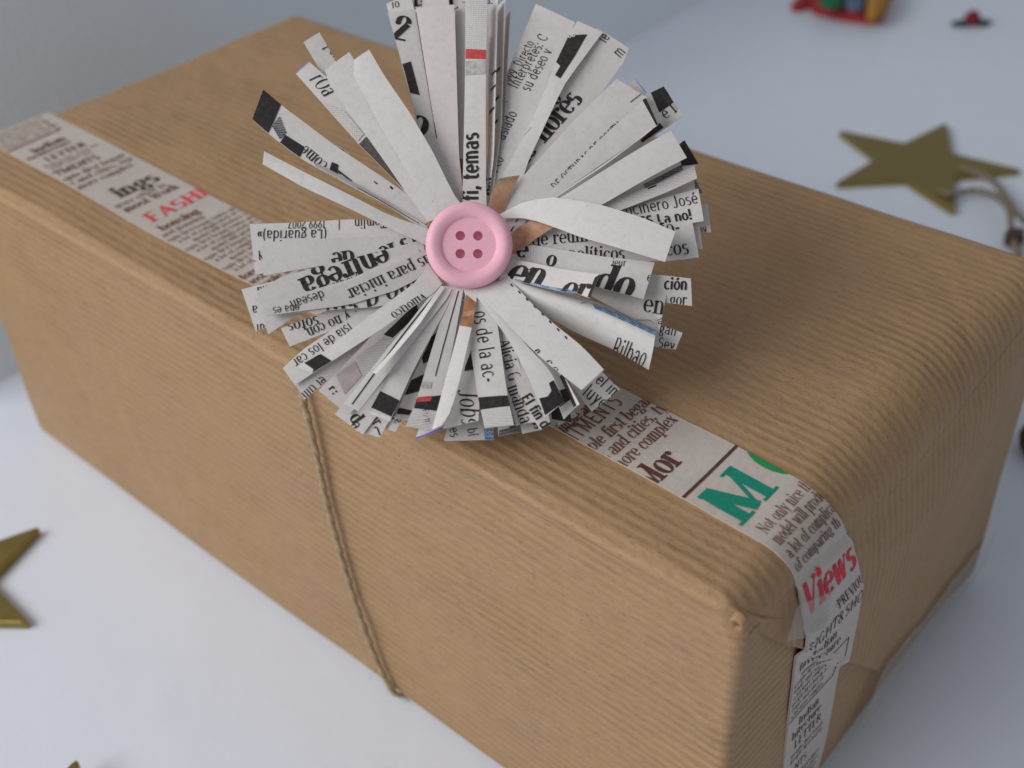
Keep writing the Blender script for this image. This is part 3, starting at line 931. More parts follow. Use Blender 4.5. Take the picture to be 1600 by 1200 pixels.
PETALS = [
 (1, 'paper', 0, 0, 0, 0, [(-4.16, 4.2), (-13.65, 41.6)], [(-1.29, 5.26), (-9.8, 43.28)], [('t', -12.7, 40.64, 9.37, 1.67, 'io', 'sans', 'ink')]),
 (0, 'paper', 0, 0, 0, 0, [(-3.26, 5.6), (-11.49, 42.82)], [(-0.85, 6.67), (-6.79, 44.51)], [('t', -11.04, 41.62, 4.68, 2.23, 'UE', 'serifb', 'ink')]),
 (1, 'paper', 0, 0, 0, 0, [(-2.74, 5.26), (-8.35, 43.04)], [(-0.34, 6.33), (-3.85, 44.0)], [('t', -8.1, 41.12, 87.04, 1.78, 'Em', 'serif', 'ink')]),
 (0, 'paper', 0, 0, 0, 0, [(-2.1, 5.6), (-5.94, 43.3)], [(0.12, 6.67), (-1.62, 44.15)], [('t', -5.48, 41.14, 2.34, 2.46, 'OC', 'serifb', 'ink')]),
 (1, 'paper', 0, 0, 0, 0, [(-1.1, 5.26), (-2.19, 42.8)], [(1.12, 5.79), (3.97, 42.92)], [('t', 0.49, 41.84, 2.34, 1.56, 'lo g', 'sans', 'ink'), ('l', -1.56, 41.6, 3.97, 41.48, 0.13, 'blue')]),
 (3, 'paper', 0.6, -0.6, 0, 0, [(-4.08, 4.05), (-7.56, 17.84), (-10.08, 27.58), (-13.22, 38.95)], [(-1.61, 5.11), (-4.35, 18.61), (-8.78, 39.77)], [('t', -12.56, 34.14, -11.46, 4.57, '2', 'serifb', 'ink'), ('p', [(-10.73, 29.52), (-9.34, 30.1), (-7.81, 24.19), (-9.8, 24.64)], 'ink'), ('t', -9.8, 17.51, -15.57, 5.22, 'o', 'serifb', 'ink'), ('l', -8.77, 39.18, -5.1, 16.96, 0.13, 'ink')]),
 (3, 'pink', 0.8, 0, 0, 0, [(-2.75, 4.58), (-5.1, 16.96), (-8.78, 39.66)], [(-0.66, 5.42), (-1.64, 14.22), (-2.6, 39.89)], [('l', -2.59, 39.18, -1.8, 33.33, 0.13, 'ink')]),
 (2, 'paper', 0, 0, 0, 0, [(-2.02, 4.92), (-1.76, 13.51), (-2.53, 39.91)], [(-0.3, 5.45), (-0.2, 13.51), (-0.39, 40.15)], [('p', [(-1.96, 13.95), (-0.98, 13.95), (-0.87, 4.92), (-2.02, 4.92)], 'brown')]),
 (5, 'paper', 1.2, 0.4, 0, 0, [(-0.95, 2.85), (-1.01, 7.36), (-0.76, 26.7), (-0.82, 39.61)], [(2.83, 3.37), (2.52, 7.36), (2.41, 23.33), (2.61, 39.14)], [('t', 1.38, 6.41, 90.5, 2.51, 'fi, temas', 'sansb', 'ink'), ('p', [(-0.71, 39.38), (2.61, 39.14), (2.56, 30.33), (-0.71, 30.79)], 'half'), ('p', [(-0.31, 38.91), (2.11, 38.91), (2.14, 33.78), (-0.45, 34.01)], 'half2'), ('p', [(-0.71, 30.79), (2.46, 30.33), (2.47, 28.85), (-0.7, 29.19)], 'red'), ('p', [(-0.69, 28.74), (2.38, 28.74), (2.39, 26.47), (-0.66, 26.47)], 'smudge')]),
 (4, 'paper', 0, 0, 0, 2.5, [(1.48, 4.03), (2.75, 13.84), (2.8, 39.4)], [(2.62, 4.24), (3.72, 13.84), (4.21, 39.87)], [('l', 3.36, 27.37, 4.25, 27.37, 0.38, 'ink'), ('l', 3.18, 24.88, 4.06, 24.88, 0.38, 'ink'), ('t', 4.13, 7.4, 88.42, 1.82, 'flni', 'serifb', 'ink'), ('l', 3.0, 21.3, 3.78, 21.3, 0.38, 'ink')]),
 (3, 'paper', 0, 0, 0, 2.2, [(1.84, 4.58), (3.7, 15.31), (4.2, 40.37)], [(3.18, 4.58), (4.86, 18.61), (5.42, 40.13)], [('l', 3.84, 28.95, 4.64, 28.95, 0.47, 'ink'), ('l', 3.66, 24.19, 4.45, 24.19, 0.47, 'ink'), ('l', 3.48, 20.27, 4.27, 20.27, 0.47, 'ink')]),
 (2, 'paper', 0, 0, 0, 2, [(2.2, 4.92), (4.28, 15.7), (5.42, 38.73)], [(3.36, 4.92), (5.25, 19.01), (6.23, 38.73)], []),
 (2, 'paper', 0.8, 0, 0, 0, [(1.82, 4.39), (3.52, 10.8), (4.94, 26.65), (10.21, 40.98)], [(6.43, 5.98), (10.37, 19.01), (16.37, 37.19)], [('t', 6.23, 26.09, 64.11, 1.5, '1999. Directo', 'sans', 'ink'), ('t', 7.23, 25.52, 61.69, 1.71, 'Intérpretes: C', 'sans', 'ink'), ('t', 5.26, 16.8, 65.7, 1.78, 'aslado', 'sans', 'ink'), ('t', 9.11, 24.95, 62.92, 1.76, 'su deseo v', 'sans', 'ink'), ('l', 4.94, 23.71, 5.74, 23.37, 0.11, 'ink'), ('t', 3.72, 10.48, 64.66, 1.64, 'os co', 'sans', 'ink')]),
 (3, 'paper', 1.0, -0.3, 0, 0, [(2.23, 4.05), (4.02, 8.82), (10.17, 21.38), (13.22, 29.64), (16.22, 36.71), (16.74, 37.41)], [(6.43, 5.11), (8.86, 12.92), (14.36, 25.31), (20.62, 34.96)], [('p', [(15.38, 34.61), (18.2, 34.61), (16.23, 30.67), (13.88, 26.67), (13.09, 27.35), (13.91, 28.95), (13.02, 30.1)], 'ink'), ('t', 15.28, 34.02, 11.5, 0.98, 'oo', 'sansb', 'paper'), ('l', 5.46, 14.22, 9.37, 18.61, 0.08, 'smudge')]),
 (2, 'paper', 0.6, 0, 0, 0, [(3.07, 4.92), (6.92, 10.8), (9.87, 17.35), (15.44, 29.17), (19.79, 36.13)], [(6.43, 5.45), (10.31, 10.05), (23.97, 30.32), (24.74, 32.63)], [('t', 7.99, 11.77, 52.93, 3.51, 'de', 'serifb', 'ink'), ('t', 11.43, 16.25, 50.98, 3.45, 'flores', 'serifb', 'ink'), ('t', 13.56, 22.58, 62.5, 2.76, 'o', 'serifb', 'ink'), ('t', 21.04, 33.33, 55.0, 1.85, 'ie', 'sans', 'ink'), ('t', 23.29, 30.78, 48.11, 1.95, 'm', 'sans', 'ink')]),
 (3, 'paper', 0, 0, 0, 0, [(1.47, 3.0), (2.98, 5.85), (3.45, 8.18), (4.5, 9.47)], [(4.71, 4.05), (5.95, 6.91), (7.59, 10.22)], [('p', [(1.47, 3.0), (2.98, 5.85), (3.64, 7.97), (4.7, 9.15), (7.59, 10.22), (5.95, 6.91), (4.71, 4.05)], 'peach'), ('l', 2.98, 5.85, 3.35, 7.76, 0.29, 'green'), ('l', 3.35, 7.76, 4.31, 9.25, 0.29, 'green'), ('l', 4.31, 9.25, 6.91, 10.0, 0.24, 'green')]),
 (1, 'paper', 0, 0, 0, 0, [(5.47, 3.67), (16.28, 17.19), (23.19, 25.04), (25.56, 27.55)], [(6.91, 3.14), (19.18, 14.99), (27.38, 25.27)], [('p', [(23.19, 25.04), (25.56, 27.55), (27.38, 25.27), (24.81, 22.78)], 'half'), ('l', 25.56, 27.55, 27.19, 25.38, 0.14, 'blue'), ('t', 25.15, 23.9, 47.67, 1.49, 'oc', 'sans', 'ink')]),
 (1, 'paper', 0, 0, 0, 0, [(6.43, 3.67), (20.19, 16.09), (27.99, 25.49), (30.02, 26.29)], [(7.87, 2.62), (24.09, 14.99), (32.9, 21.43)], [('p', [(27.98, 25.27), (30.02, 26.29), (31.5, 23.57), (29.25, 21.88)], 'ink'), ('t', 30.2, 20.75, 36.51, 2.01, 'e I', 'serif', 'ink'), ('l', 30.2, 25.83, 30.96, 24.81, 0.19, 'ink'), ('p', [(31.3, 23.45), (32.12, 23.9), (32.67, 23.0), (31.54, 22.1)], 'smudge')]),
 (3, 'paper', 1.0, 0, 0, 0, [(4.04, 4.05), (5.66, 7.76), (16.25, 19.72), (22.5, 26.22)], [(7.39, 3.53), (12.89, 8.5), (19.09, 15.09), (27.16, 23.06)], [('t', 13.07, 8.08, 44.62, 1.32, 'DE OSTURAS DE COSTU', 'sans', 'ink'), ('l', 24.47, 22.17, 26.19, 23.62, 0.12, 'ink')]),
 (4, 'paper', 1.4, 0, 0, 0, [(5.96, 2.67), (12.86, 8.15), (19.04, 14.92), (26.77, 22.64)], [(7.57, 1.94), (14.48, 7.83), (22.89, 13.84), (28.57, 18.1)], [('p', [(26.27, 22.19), (26.87, 22.53), (28.87, 18.32), (28.27, 17.99)], 'ink'), ('p', [(28.16, 20.08), (28.76, 20.53), (29.3, 19.31), (28.51, 18.98)], 'ink'), ('l', 12.76, 8.25, 13.35, 9.1, 0.19, 'ink')]),
 (2, 'paper', 0, 0, 0, 0, [(6.43, 3.02), (15.14, 8.97), (23.04, 14.82), (29.15, 21.46)], [(7.96, 2.18), (16.09, 8.11), (24.47, 13.73), (29.64, 18.68)], [('p', [(26.03, 16.58), (29.08, 19.46), (29.64, 18.68), (26.31, 16.14)], 'ink'), ('l', 21.56, 14.17, 23.54, 15.04, 0.19, 'ink')]),
 (4, 'paper', 1.6, 0.5, 0, 0, [(6.62, 2.35), (15.53, 7.61), (21.86, 11.46), (30.27, 16.56)], [(8.51, 0.69), (19.49, 4.76), (26.1, 8.46), (32.5, 12.0)], []),
 (2, 'paper', 0, 0, 0, 0, [(7.01, 2.81), (19.96, 8.11), (31.89, 16.14), (32.68, 16.36)], [(8.53, 1.34), (19.89, 5.34), (28.69, 9.19), (34.64, 12.21)], [('p', [(31.46, 15.26), (32.68, 16.36), (34.64, 12.21), (32.1, 11.99)], 'ink'), ('p', [(26.27, 9.19), (32.11, 12.21), (32.27, 11.34), (26.54, 8.43)], 'half2')]),
 (3, 'paper', 0.8, 0, 0, 0, [(7.19, 1.85), (18.9, 5.85), (28.6, 8.82), (33.83, 11.62)], [(8.52, 0.6), (21.92, 4.16), (29.49, 7.12), (34.11, 9.25)], [('p', [(21.77, 5.63), (28.6, 8.82), (33.83, 11.62), (34.11, 9.25), (29.49, 7.12), (21.92, 4.16)], 'half'), ('l', 33.83, 11.51, 34.11, 9.25, 0.19, 'blue'), ('l', 26.83, 7.97, 28.1, 8.5, 0.29, 'ink')]),
 (1, 'paper', 0, 0, 0, 0, [(7.58, 2.09), (25.8, 7.4), (34.17, 10.41)], [(9.31, 0.83), (25.73, 5.26), (35.31, 7.82)], [('p', [(34.07, 10.19), (35.26, 10.63), (35.42, 7.93), (34.16, 8.04)], 'half2')]),
 (2, 'paper', 0.6, 0, 0, 0, [(7.86, 1.55), (21.99, 4.5), (28.6, 6.83), (34.46, 8.33)], [(7.86, -0.32), (21.7, 0.72), (34.96, 2.81)], [('t', 22.64, 3.76, 9.83, 2.02, 'cocinero José', 'sans', 'ink'), ('t', 24.11, 1.76, 8.71, 1.71, 'o 55 La no!', 'sansb', 'ink')]),
 (0, 'paper', 0, 0, 0, 0, [(9.32, 1.79), (25.81, 5.6), (36.15, 6.89)], [(9.31, 0.31), (25.71, 2.42), (36.39, 2.1)], [('t', 34.55, 1.79, 10.83, 1.42, 'ov', 'sans', 'ink')]),
 (1, 'pink', 0, 0, 0, 0, [(9.3, 0.41), (25.63, 2.09), (34.5, 2.93)], [(9.3, -1.05), (25.56, -0.01), (34.78, -1.15)], []),
 (2, 'paper', 0.7, 0, 0, 0, [(5.96, -0.12), (12.18, 2.81), (21.75, 2.6), (33.24, 2.92)], [(6.24, -1.98), (11.66, -1.57), (19.69, -3.43), (29.73, -3.43), (34.02, -2.91)], [('t', 9.48, -0.74, 3.27, 2.19, 'de reunión de', 'serif', 'ink'), ('t', 28.56, 0.51, 9.76, 2.4, 'to-', 'serif', 'ink'), ('t', 14.77, -3.12, -1.09, 2.18, 'políticos', 'serif', 'ink'), ('t', 29.19, -2.71, 5.41, 2.38, 'cos', 'serif', 'ink'), ('l', 19.23, -2.81, 19.77, -4.25, 0.1, 'ink')]),
 (3, 'paper', 0, 0, 0, 0, [(5.01, 0.19), (7.86, 2.27), (10.73, 3.0), (11.96, 2.58)], [(6.43, -2.3), (9.28, -0.44), (12.71, 1.43)], [('p', [(5.01, 0.19), (7.86, 2.27), (10.73, 3.0), (11.96, 2.58), (12.71, 1.43), (9.28, -0.44), (6.43, -2.3)], 'peach'), ('p', [(10.82, 2.48), (12.72, 2.27), (12.9, 1.33), (10.99, 0.81)], 'smudge')]),
 (2, 'paper', 0, 0, 0, 0, [(3.75, 3.34), (5.47, 4.39), (8.16, 4.29)], [(5.0, -0.12), (6.43, 0.93), (8.54, 2.81)], [('l', 7.01, 2.81, 8.16, 4.29, 0.19, 'ink'), ('l', 6.24, 1.55, 6.72, 2.18, 0.19, 'ink'), ('t', 6.05, -0.12, 21.68, 1.2, 'co', 'sans', 'ink')]),
 (7, 'white', 1.6, -0.6, 0, 0, [(3.42, 3.52), (8.32, 5.5), (12.1, 5.71), (18.67, 4.04), (25.18, 1.56), (30.06, -0.8)], [(3.61, 3.42), (6.43, 3.11), (8.87, 2.69), (16.69, -1.41), (23.15, -3.75), (28.38, -5.56)], []),
 (3, 'paper', 0.8, 0, 0, 0, [(5.96, -1.47), (8.99, -0.64), (14.47, -1.99), (19.65, -3.22), (27.25, -4.45)], [(6.43, -5.27), (13.01, -5.77), (19.07, -8.0), (25.46, -10.11)], [('t', 17.74, -9.01, -12.94, 5.06, 'do', 'serifbi', 'ink'), ('t', 7.0, -2.5, -10.86, 2.97, 'e', 'serifb', 'ink'), ('t', 11.33, -4.14, -15.17, 2.56, 'o', 'serifb', 'ink'), ('t', 21.03, -4.76, -6.52, 1.18, 'ieur', 'sans', 'ink'), ('t', 25.93, -7.4, -10.84, 1.56, 'e', 'sans', 'ink')]),
 (5, 'paper', 1.0, 3.5, 0, 0, [(5.03, -2.82), (9.24, -4.14), (14.81, -6.57), (18.87, -8.58)], [(5.5, -5.86), (7.18, -6.77), (15.68, -10.77), (17.31, -12.26)], [('t', 5.13, -6.97, -21.46, 4.86, 'en', 'serifbi', 'ink'), ('t', 13.09, -10.77, -25.68, 3.84, 'er', 'serifb', 'ink'), ('l', 6.71, -6.77, 15.68, -10.67, 0.76, 'bluehatch'), ('p', [(18.12, -8.98), (18.87, -8.58), (17.31, -12.26), (16.85, -12.55)], 'ink')]),
 (1, 'paper', 0, 0, 0, 0, [(5.48, -2.6), (15.93, -4.15), (25.36, -6.0), (29.28, -7.53)], [(5.96, -4.15), (15.88, -7.22), (24.22, -12.27), (27.97, -12.27), (27.67, -15.26)], [('t', 25.48, -11.07, -10.76, 2.92, 'en', 'serif', 'ink'), ('t', 27.59, -12.27, -73.11, 1.16, 'fa', 'sans', 'ink')]),
 (1, 'paper', 0, 0, 0, -1.4, [(6.43, -3.64), (18.75, -5.18), (27.27, -5.59), (32.63, -6.41)], [(6.43, -4.67), (18.71, -7.22), (27.14, -9.25), (32.84, -10.16)], [('t', 28.7, -7.73, -4.32, 1.67, 'ción', 'sansb', 'ink'), ('t', 29.56, -9.96, -3.23, 1.66, 'gor', 'serif', 'ink')]),
 (0, 'paper', 0, 0, 0, 0, [(5.48, -3.85), (17.78, -8.97), (27.1, -12.51), (31.35, -14.21)], [(5.48, -5.09), (17.72, -12.0), (26.96, -16.49), (30.21, -16.79)], [('t', 27.79, -14.21, -12.86, 1.65, 'gan', 'sans', 'ink'), ('t', 27.52, -16.49, -12.81, 1.64, 'Sev', 'sans', 'ink')]),
 (3, 'white', 1.2, 0, 4.0, 0, [(5.02, -4.55), (7.09, -6.79), (18.27, -10.51), (27.06, -14.78)], [(4.55, -6.28), (9.69, -10.61), (21.19, -16.55), (26.24, -19.76)], [('p', [(18.08, -10.41), (27.08, -14.29), (26.83, -15.96), (18.34, -11.61)], 'bluehatch'), ('t', 20.71, -17.24, -24.48, 1.9, 'Bilbao', 'sans', 'ink'), ('l', 16.21, -10.81, 18.1, -9.81, 0.19, 'smudge')]),
 (1, 'paper', 0, 0, 0, 0, [(1.69, -5.18), (12.91, -19.19), (16.24, -24.23), (17.76, -26.42)], [(4.53, -4.67), (15.73, -16.25), (19.44, -20.65), (21.86, -23.27)], [('t', 18.21, -22.01, -43.98, 1.89, 'el im', 'sans', 'ink'), ('t', 16.34, -23.84, -39.7, 2.07, 'luye', 'sans', 'ink')]),
 (6, 'white', 1.6, 0.4, 0, 0, [(0.69, -7.67), (8.43, -17.69), (11.41, -20.86), (16.04, -24.93)], [(5.87, -6.16), (9.83, -11.64), (12.56, -14.68), (16.43, -18.37), (19.25, -21.81)], [('l', 0.7, -8.27, 8.43, -17.88, 0.21, 'ink'), ('t', 10.77, -20.86, -53.77, 1.67, 'c e', 'serif', 'ink'), ('l', 6.25, -7.27, 6.52, -7.77, 0.21, 'ink'), ('l', 7.36, -8.62, 7.63, -9.12, 0.21, 'ink'), ('l', 8.46, -9.96, 8.74, -10.46, 0.21, 'ink'), ('l', 9.56, -11.3, 9.83, -11.79, 0.21, 'ink'), ('l', 10.65, -12.63, 10.93, -13.12, 0.21, 'ink'), ('l', 11.74, -13.95, 12.01, -14.44, 0.21, 'ink'), ('l', 12.83, -15.27, 13.1, -15.75, 0.21, 'ink'), ('l', 13.91, -16.58, 14.17, -17.06, 0.21, 'ink'), ('t', 9.43, -19.04, -49.79, 1.12, 'o', 'sansb', 'ink')]),
 (1, 'paper', 0, 0, 0, 0, [(5.49, -6.2), (11.06, -18.21), (12.08, -27.66)], [(6.43, -6.2), (13.81, -21.14), (14.9, -28.23)], [('p', [(11.48, -24.03), (14.24, -23.07), (14.9, -28.23), (12.08, -27.66)], 'ink')]),
 (3, 'paper', 0, 0, 0, 0, [(3.62, -6.79), (11.92, -21.6), (13.39, -27.78), (13.66, -28.25)], [(5.49, -6.79), (13.29, -21.6), (14.52, -24.94), (15.4, -26.46)], [('p', [(12.62, -23.99), (14.08, -23.51), (14.69, -25.23), (13.14, -26.37)], 'ink')]),
 (4, 'paper', 0, 0, 0, 1.2, [(3.63, -7.08), (12.64, -20.39), (15.18, -26.76)], [(4.56, -7.08), (13.35, -21.35), (15.82, -26.57)], [('p', [(13.17, -21.83), (13.62, -21.83), (15.45, -26.57), (15.0, -26.67)], 'ink')]),
 (5, 'white', 1.4, 0, 0, 0, [(0.11, -7.38), (5.7, -16.18), (8.61, -22.25), (11.0, -28.47)], [(1.32, -7.38), (8.62, -17.73), (11.87, -21.67), (13.72, -26.13)], [('p', [(10.21, -25.75), (11.38, -25.47), (11.93, -24.62), (11.58, -23.48), (12.22, -23.01), (13.72, -26.13), (13.26, -26.78), (11.0, -28.19)], 'ink'), ('p', [(11.0, -28.28), (12.81, -26.88), (12.98, -27.25), (11.18, -28.65)], 'paper')]),
 (3, 'paper', 0.5, 0, 0, 0, [(0.61, -6.79), (5.69, -15.67), (7.34, -24.56), (9.68, -28.72), (10.39, -29.84)], [(1.74, -6.79), (7.81, -16.75), (10.98, -24.47), (11.84, -29.0)], [('t', 7.61, -25.04, -57.27, 1.58, 'El fin deo', 'sansb', 'ink'), ('t', 6.43, -17.53, -66.25, 1.33, 'r, v', 'serif', 'ink')]),
 (3, 'paper', 0.6, 0, 0, 0, [(1.0, -7.3), (4.2, -12.81), (5.34, -22.56), (6.97, -29.0)], [(2.31, -7.3), (6.43, -15.77), (8.44, -23.51), (9.68, -28.63)], [('t', 4.49, -16.16, -76.61, 1.81, 'Alicia G', 'serif', 'ink'), ('t', 5.79, -23.32, -71.77, 1.96, 'manda', 'serif', 'ink'), ('t', 4.76, -12.81, -63.42, 1.34, 'NI', 'sans', 'ink')]),
 (4, 'paper', 0.9, 0, 0, 0, [(-0.11, -7.08), (1.04, -9.59), (0.47, -17.48), (1.64, -25.16), (2.66, -29.76)], [(1.01, -7.08), (2.71, -9.09), (4.21, -12.78), (5.8, -25.06), (6.7, -29.48)], [('t', 0.78, -11.69, -81.97, 2.3, 'os de la ac-', 'sans', 'ink'), ('p', [(1.64, -25.25), (5.8, -25.06), (6.16, -26.76), (1.92, -27.14)], 'ink'), ('p', [(1.92, -27.14), (6.16, -26.67), (6.7, -29.48), (2.66, -29.76)], 'half'), ('t', 4.27, -27.33, -80.18, 0.64, 'un en ac', 'sansb', 'ink')]),
 (3, 'paper', 0.4, 0, 0, 0, [(-0.32, -7.3), (-1.38, -18.7), (-2.63, -26.37), (-3.21, -29.56)], [(1.93, -7.3), (1.47, -18.7), (1.89, -24.47), (1.74, -28.53)], [('t', -1.22, -23.71, -83.5, 2.98, 'Jobs', 'script', 'ink'), ('p', [(-0.26, -20.15), (0.72, -17.24), (1.12, -20.63), (-0.34, -20.83)], 'ink')]),
 (0, 'paper', 0, 0, 0, 0, [(-0.21, -6.94), (-1.42, -21.88), (-3.21, -30.58)], [(2.64, -6.94), (3.47, -21.88), (3.88, -30.3)], [('t', -2.51, -28.79, -79.47, 1.49, 'es', 'sans', 'ink'), ('t', 0.04, -28.79, -79.72, 1.49, 'bí', 'sans', 'ink'), ('p', [(2.42, -28.79), (3.69, -28.6), (3.88, -30.3), (2.61, -30.49)], 'bluehatch')]),
 (5, 'white', 1.2, 0, 0, 0, [(-0.82, -7.38), (-0.25, -8.88), (-1.36, -15.5), (-3.31, -24.43), (-4.64, -30.23)], [(1.32, -7.38), (1.25, -10.57), (0.65, -14.62), (-0.81, -22.53), (-2.0, -27.53), (-3.22, -29.67)], [('p', [(-0.25, -8.88), (1.34, -10.37), (0.74, -14.62), (-1.1, -14.13)], 'brown'), ('p', [(-0.58, -11.86), (1.17, -11.56), (0.99, -12.55), (-0.75, -12.75)], 'peach')]),
 (2, 'paper', 0, 0, 0, 0, [(-1.85, -7.0), (-3.72, -18.46), (-7.1, -30.86)], [(-0.34, -7.51), (-1.41, -18.46), (-2.98, -29.27)], [('l', -7.11, -30.77, -2.98, -29.18, 0.19, 'blue')]),
 (4, 'paper', 1.0, 0, 0, 0, [(-2.53, -7.59), (-4.0, -13.57), (-6.94, -25.82), (-8.29, -29.57)], [(-0.66, -7.59), (-1.67, -15.04), (-3.25, -24.87), (-4.77, -30.22)], [('l', -1.4, -8.09, -4.39, -22.02, 0.15, 'ink'), ('p', [(-6.95, -25.44), (-3.34, -24.87), (-3.84, -27.33), (-7.27, -27.14)], 'ink'), ('p', [(-6.77, -25.25), (-4.79, -25.06), (-4.95, -25.82), (-6.85, -26.01)], 'red'), ('p', [(-7.27, -26.95), (-3.66, -27.33), (-4.77, -30.22), (-8.29, -29.57)], 'half'), ('t', -6.19, -26.95, -75.32, 0.92, 'iPorfin', 'sans', 'ink'), ('p', [(-6.29, -22.78), (-4.83, -22.97), (-4.99, -23.93), (-6.26, -23.93)], 'smudge')]),
 (2, 'paper', 0, 0, 0, 0, [(-2.98, -7.0), (-5.6, -16.5), (-10.17, -27.77)], [(-1.57, -7.0), (-3.75, -16.5), (-7.62, -28.14)], [('p', [(-6.98, -16.99), (-4.44, -14.53), (-4.64, -18.46), (-6.27, -19.62)], 'ink'), ('p', [(-8.23, -22.33), (-5.69, -20.89), (-6.82, -23.77), (-8.9, -24.44)], 'ink'), ('p', [(-9.95, -26.16), (-7.66, -26.63), (-8.1, -27.29), (-10.1, -27.1)], 'ink')]),
 (4, 'paper', 1.1, 0, 0, 0, [(-3.84, -7.08), (-4.87, -12.08), (-10.7, -21.06), (-12.14, -24.21), (-13.74, -27.51)], [(-1.97, -7.59), (-2.85, -10.59), (-4.01, -13.27), (-7.68, -21.54), (-9.38, -25.82), (-10.55, -28.82)], [('p', [(-12.05, -24.31), (-9.29, -25.73), (-10.39, -28.08), (-13.23, -26.76)], 'ink'), ('p', [(-13.57, -27.33), (-10.39, -28.17), (-10.55, -28.82), (-13.74, -27.7)], 'paper')]),
 (5, 'white', 1.3, 0, 0, 0, [(-4.36, -7.17), (-8.28, -13.83), (-12.22, -19.66), (-16.94, -26.5)], [(-2.4, -7.88), (-3.11, -9.58), (-5.53, -13.54), (-10.63, -21.29), (-14.92, -27.53)], [('l', -3.8, -7.38, -15.77, -26.6, 0.19, 'ink')]),
 (1, 'paper', 0, 0, 0, 0, [(-3.98, -6.2), (-11.91, -24.03), (-15.74, -29.17)], [(-3.03, -6.2), (-10.02, -25.95), (-12.25, -30.21)], [('t', -13.81, -27.37, -59.41, 1.58, 'ar,', 'serif', 'ink'), ('l', -12.66, -28.79, -12.26, -29.92, 0.19, 'ink')]),
 (1, 'paper', 0, 0, 0, 0, [(-4.92, -6.2), (-12.1, -18.21), (-18.66, -26.9)], [(-3.03, -6.2), (-9.21, -22.11), (-14.62, -29.92)], [('t', -17.98, -25.76, -54.45, 2.05, 'C d', 'serifb', 'ink'), ('t', -16.49, -28.61, -59.15, 1.85, 'a', 'sans', 'ink')]),
 (2, 'pink', 0, 0, 0, 0, [(-6.32, -4.97), (-14.86, -16.5), (-20.99, -23.77)], [(-3.46, -6.5), (-9.25, -18.46), (-16.64, -27.29)], [('p', [(-15.71, -18.46), (-9.86, -13.53), (-8.38, -16.5), (-14.64, -22.33)], 'half'), ('p', [(-12.13, -15.02), (-7.61, -10.04), (-7.11, -11.54), (-10.82, -15.51)], 'ink'), ('t', -19.63, -23.49, -49.73, 1.12, 'r :', 'serifb', 'ink'), ('p', [(-18.63, -21.37), (-16.05, -19.24), (-15.05, -21.37), (-17.31, -24.25)], 'pinkish')]),
 (5, 'white', 1.3, 0.5, 0, 0, [(-5.92, -3.84), (-7.35, -6.87), (-14.28, -13.34), (-20.43, -19.37), (-23.51, -21.39)], [(-3.81, -6.97), (-4.71, -8.38), (-11.92, -14.91), (-18.83, -20.53), (-21.37, -22.34)], [('p', [(-22.82, -20.62), (-20.43, -19.37), (-18.74, -20.53), (-21.29, -22.25)], 'ink'), ('p', [(-23.51, -21.29), (-22.82, -20.72), (-21.21, -21.87), (-21.37, -22.44)], 'paper'), ('t', -6.56, -8.88, -141.45, 1.64, 'villotico', 'serif', 'ink')]),
 (1, 'paper', 0, 0, 0, 0, [(-6.9, -2.6), (-16.04, -12.27), (-24.67, -22.2)], [(-4.95, -4.67), (-14.02, -16.25), (-23.15, -24.8)], [('t', -20.85, -21.14, -135.2, 1.61, 'el tim', 'sans', 'ink')]),
 (2, 'paper', 0.5, 0, 0, 0, [(-7.34, -1.88), (-17.33, -12.84), (-23.61, -17.48), (-26.31, -20.3)], [(-5.38, -4.97), (-15.79, -16.5), (-24.42, -22.91)], [('t', -17.22, -13.34, -143.42, 1.63, 'isla de los car', 'sans', 'ink')]),
 (2, 'pink', 0, 0, 0, 0, [(-7.81, -1.88), (-16.06, -9.53), (-26.84, -14.43)], [(-5.68, -3.94), (-15.01, -12.54), (-25.48, -17.09)], [('t', -21.73, -12.34, -164.88, 1.93, 'sotos', 'serif', 'ink'), ('t', -17.38, -11.54, -154.06, 1.74, 'y no con', 'serif', 'ink'), ('l', -16.37, -11.34, -15.18, -12.94, 0.12, 'ink')]),
 (3, 'paper', 0.8, 0, 0, 0, [(-7.59, -1.16), (-17.49, -6.79), (-28.58, -11.01)], [(-5.62, -4.55), (-8.55, -8.0), (-12.01, -10.91), (-21.45, -12.11), (-28.83, -13.0)], [('t', -7.67, -5.77, -156.16, 3.31, 'mo d sto c', 'scriptb', 'ink'), ('t', -24.22, -12.51, -175.71, 1.25, 'ena', 'sans', 'ink')]),
 (1, 'paper', 0, 0, 0, 0, [(-7.46, 0.83), (-12.67, -0.84), (-22.03, -4.67), (-33.19, -7.94)], [(-6.15, -2.09), (-18.04, -9.25), (-30.69, -14.47)], [('t', -27.61, -6.61, -162.5, 1.67, 'ricka', 'sans', 'ink'), ('t', -30.76, -10.46, -171.35, 1.56, 'a', 'sans', 'ink'), ('t', -29.46, -13.27, -173.56, 1.54, 'ul', 'sans', 'ink')]),
 (2, 'grey', 0.4, 0, 0, 0, [(-6.91, 0.3), (-13.79, -1.98), (-27.03, -6.19), (-30.74, -8.73)], [(-6.07, -3.63), (-16.06, -9.53), (-24.36, -12.04), (-28.64, -15.32)], [('t', -12.59, -0.95, -154.82, 3.57, 'entrega', 'serifb', 'ink'), ('t', -21.73, -8.73, -158.23, 1.65, 'desean', 'sans', 'ink'), ('t', -16.21, -5.68, -158.2, 1.18, 'y lo que', 'sans', 'ink')]),
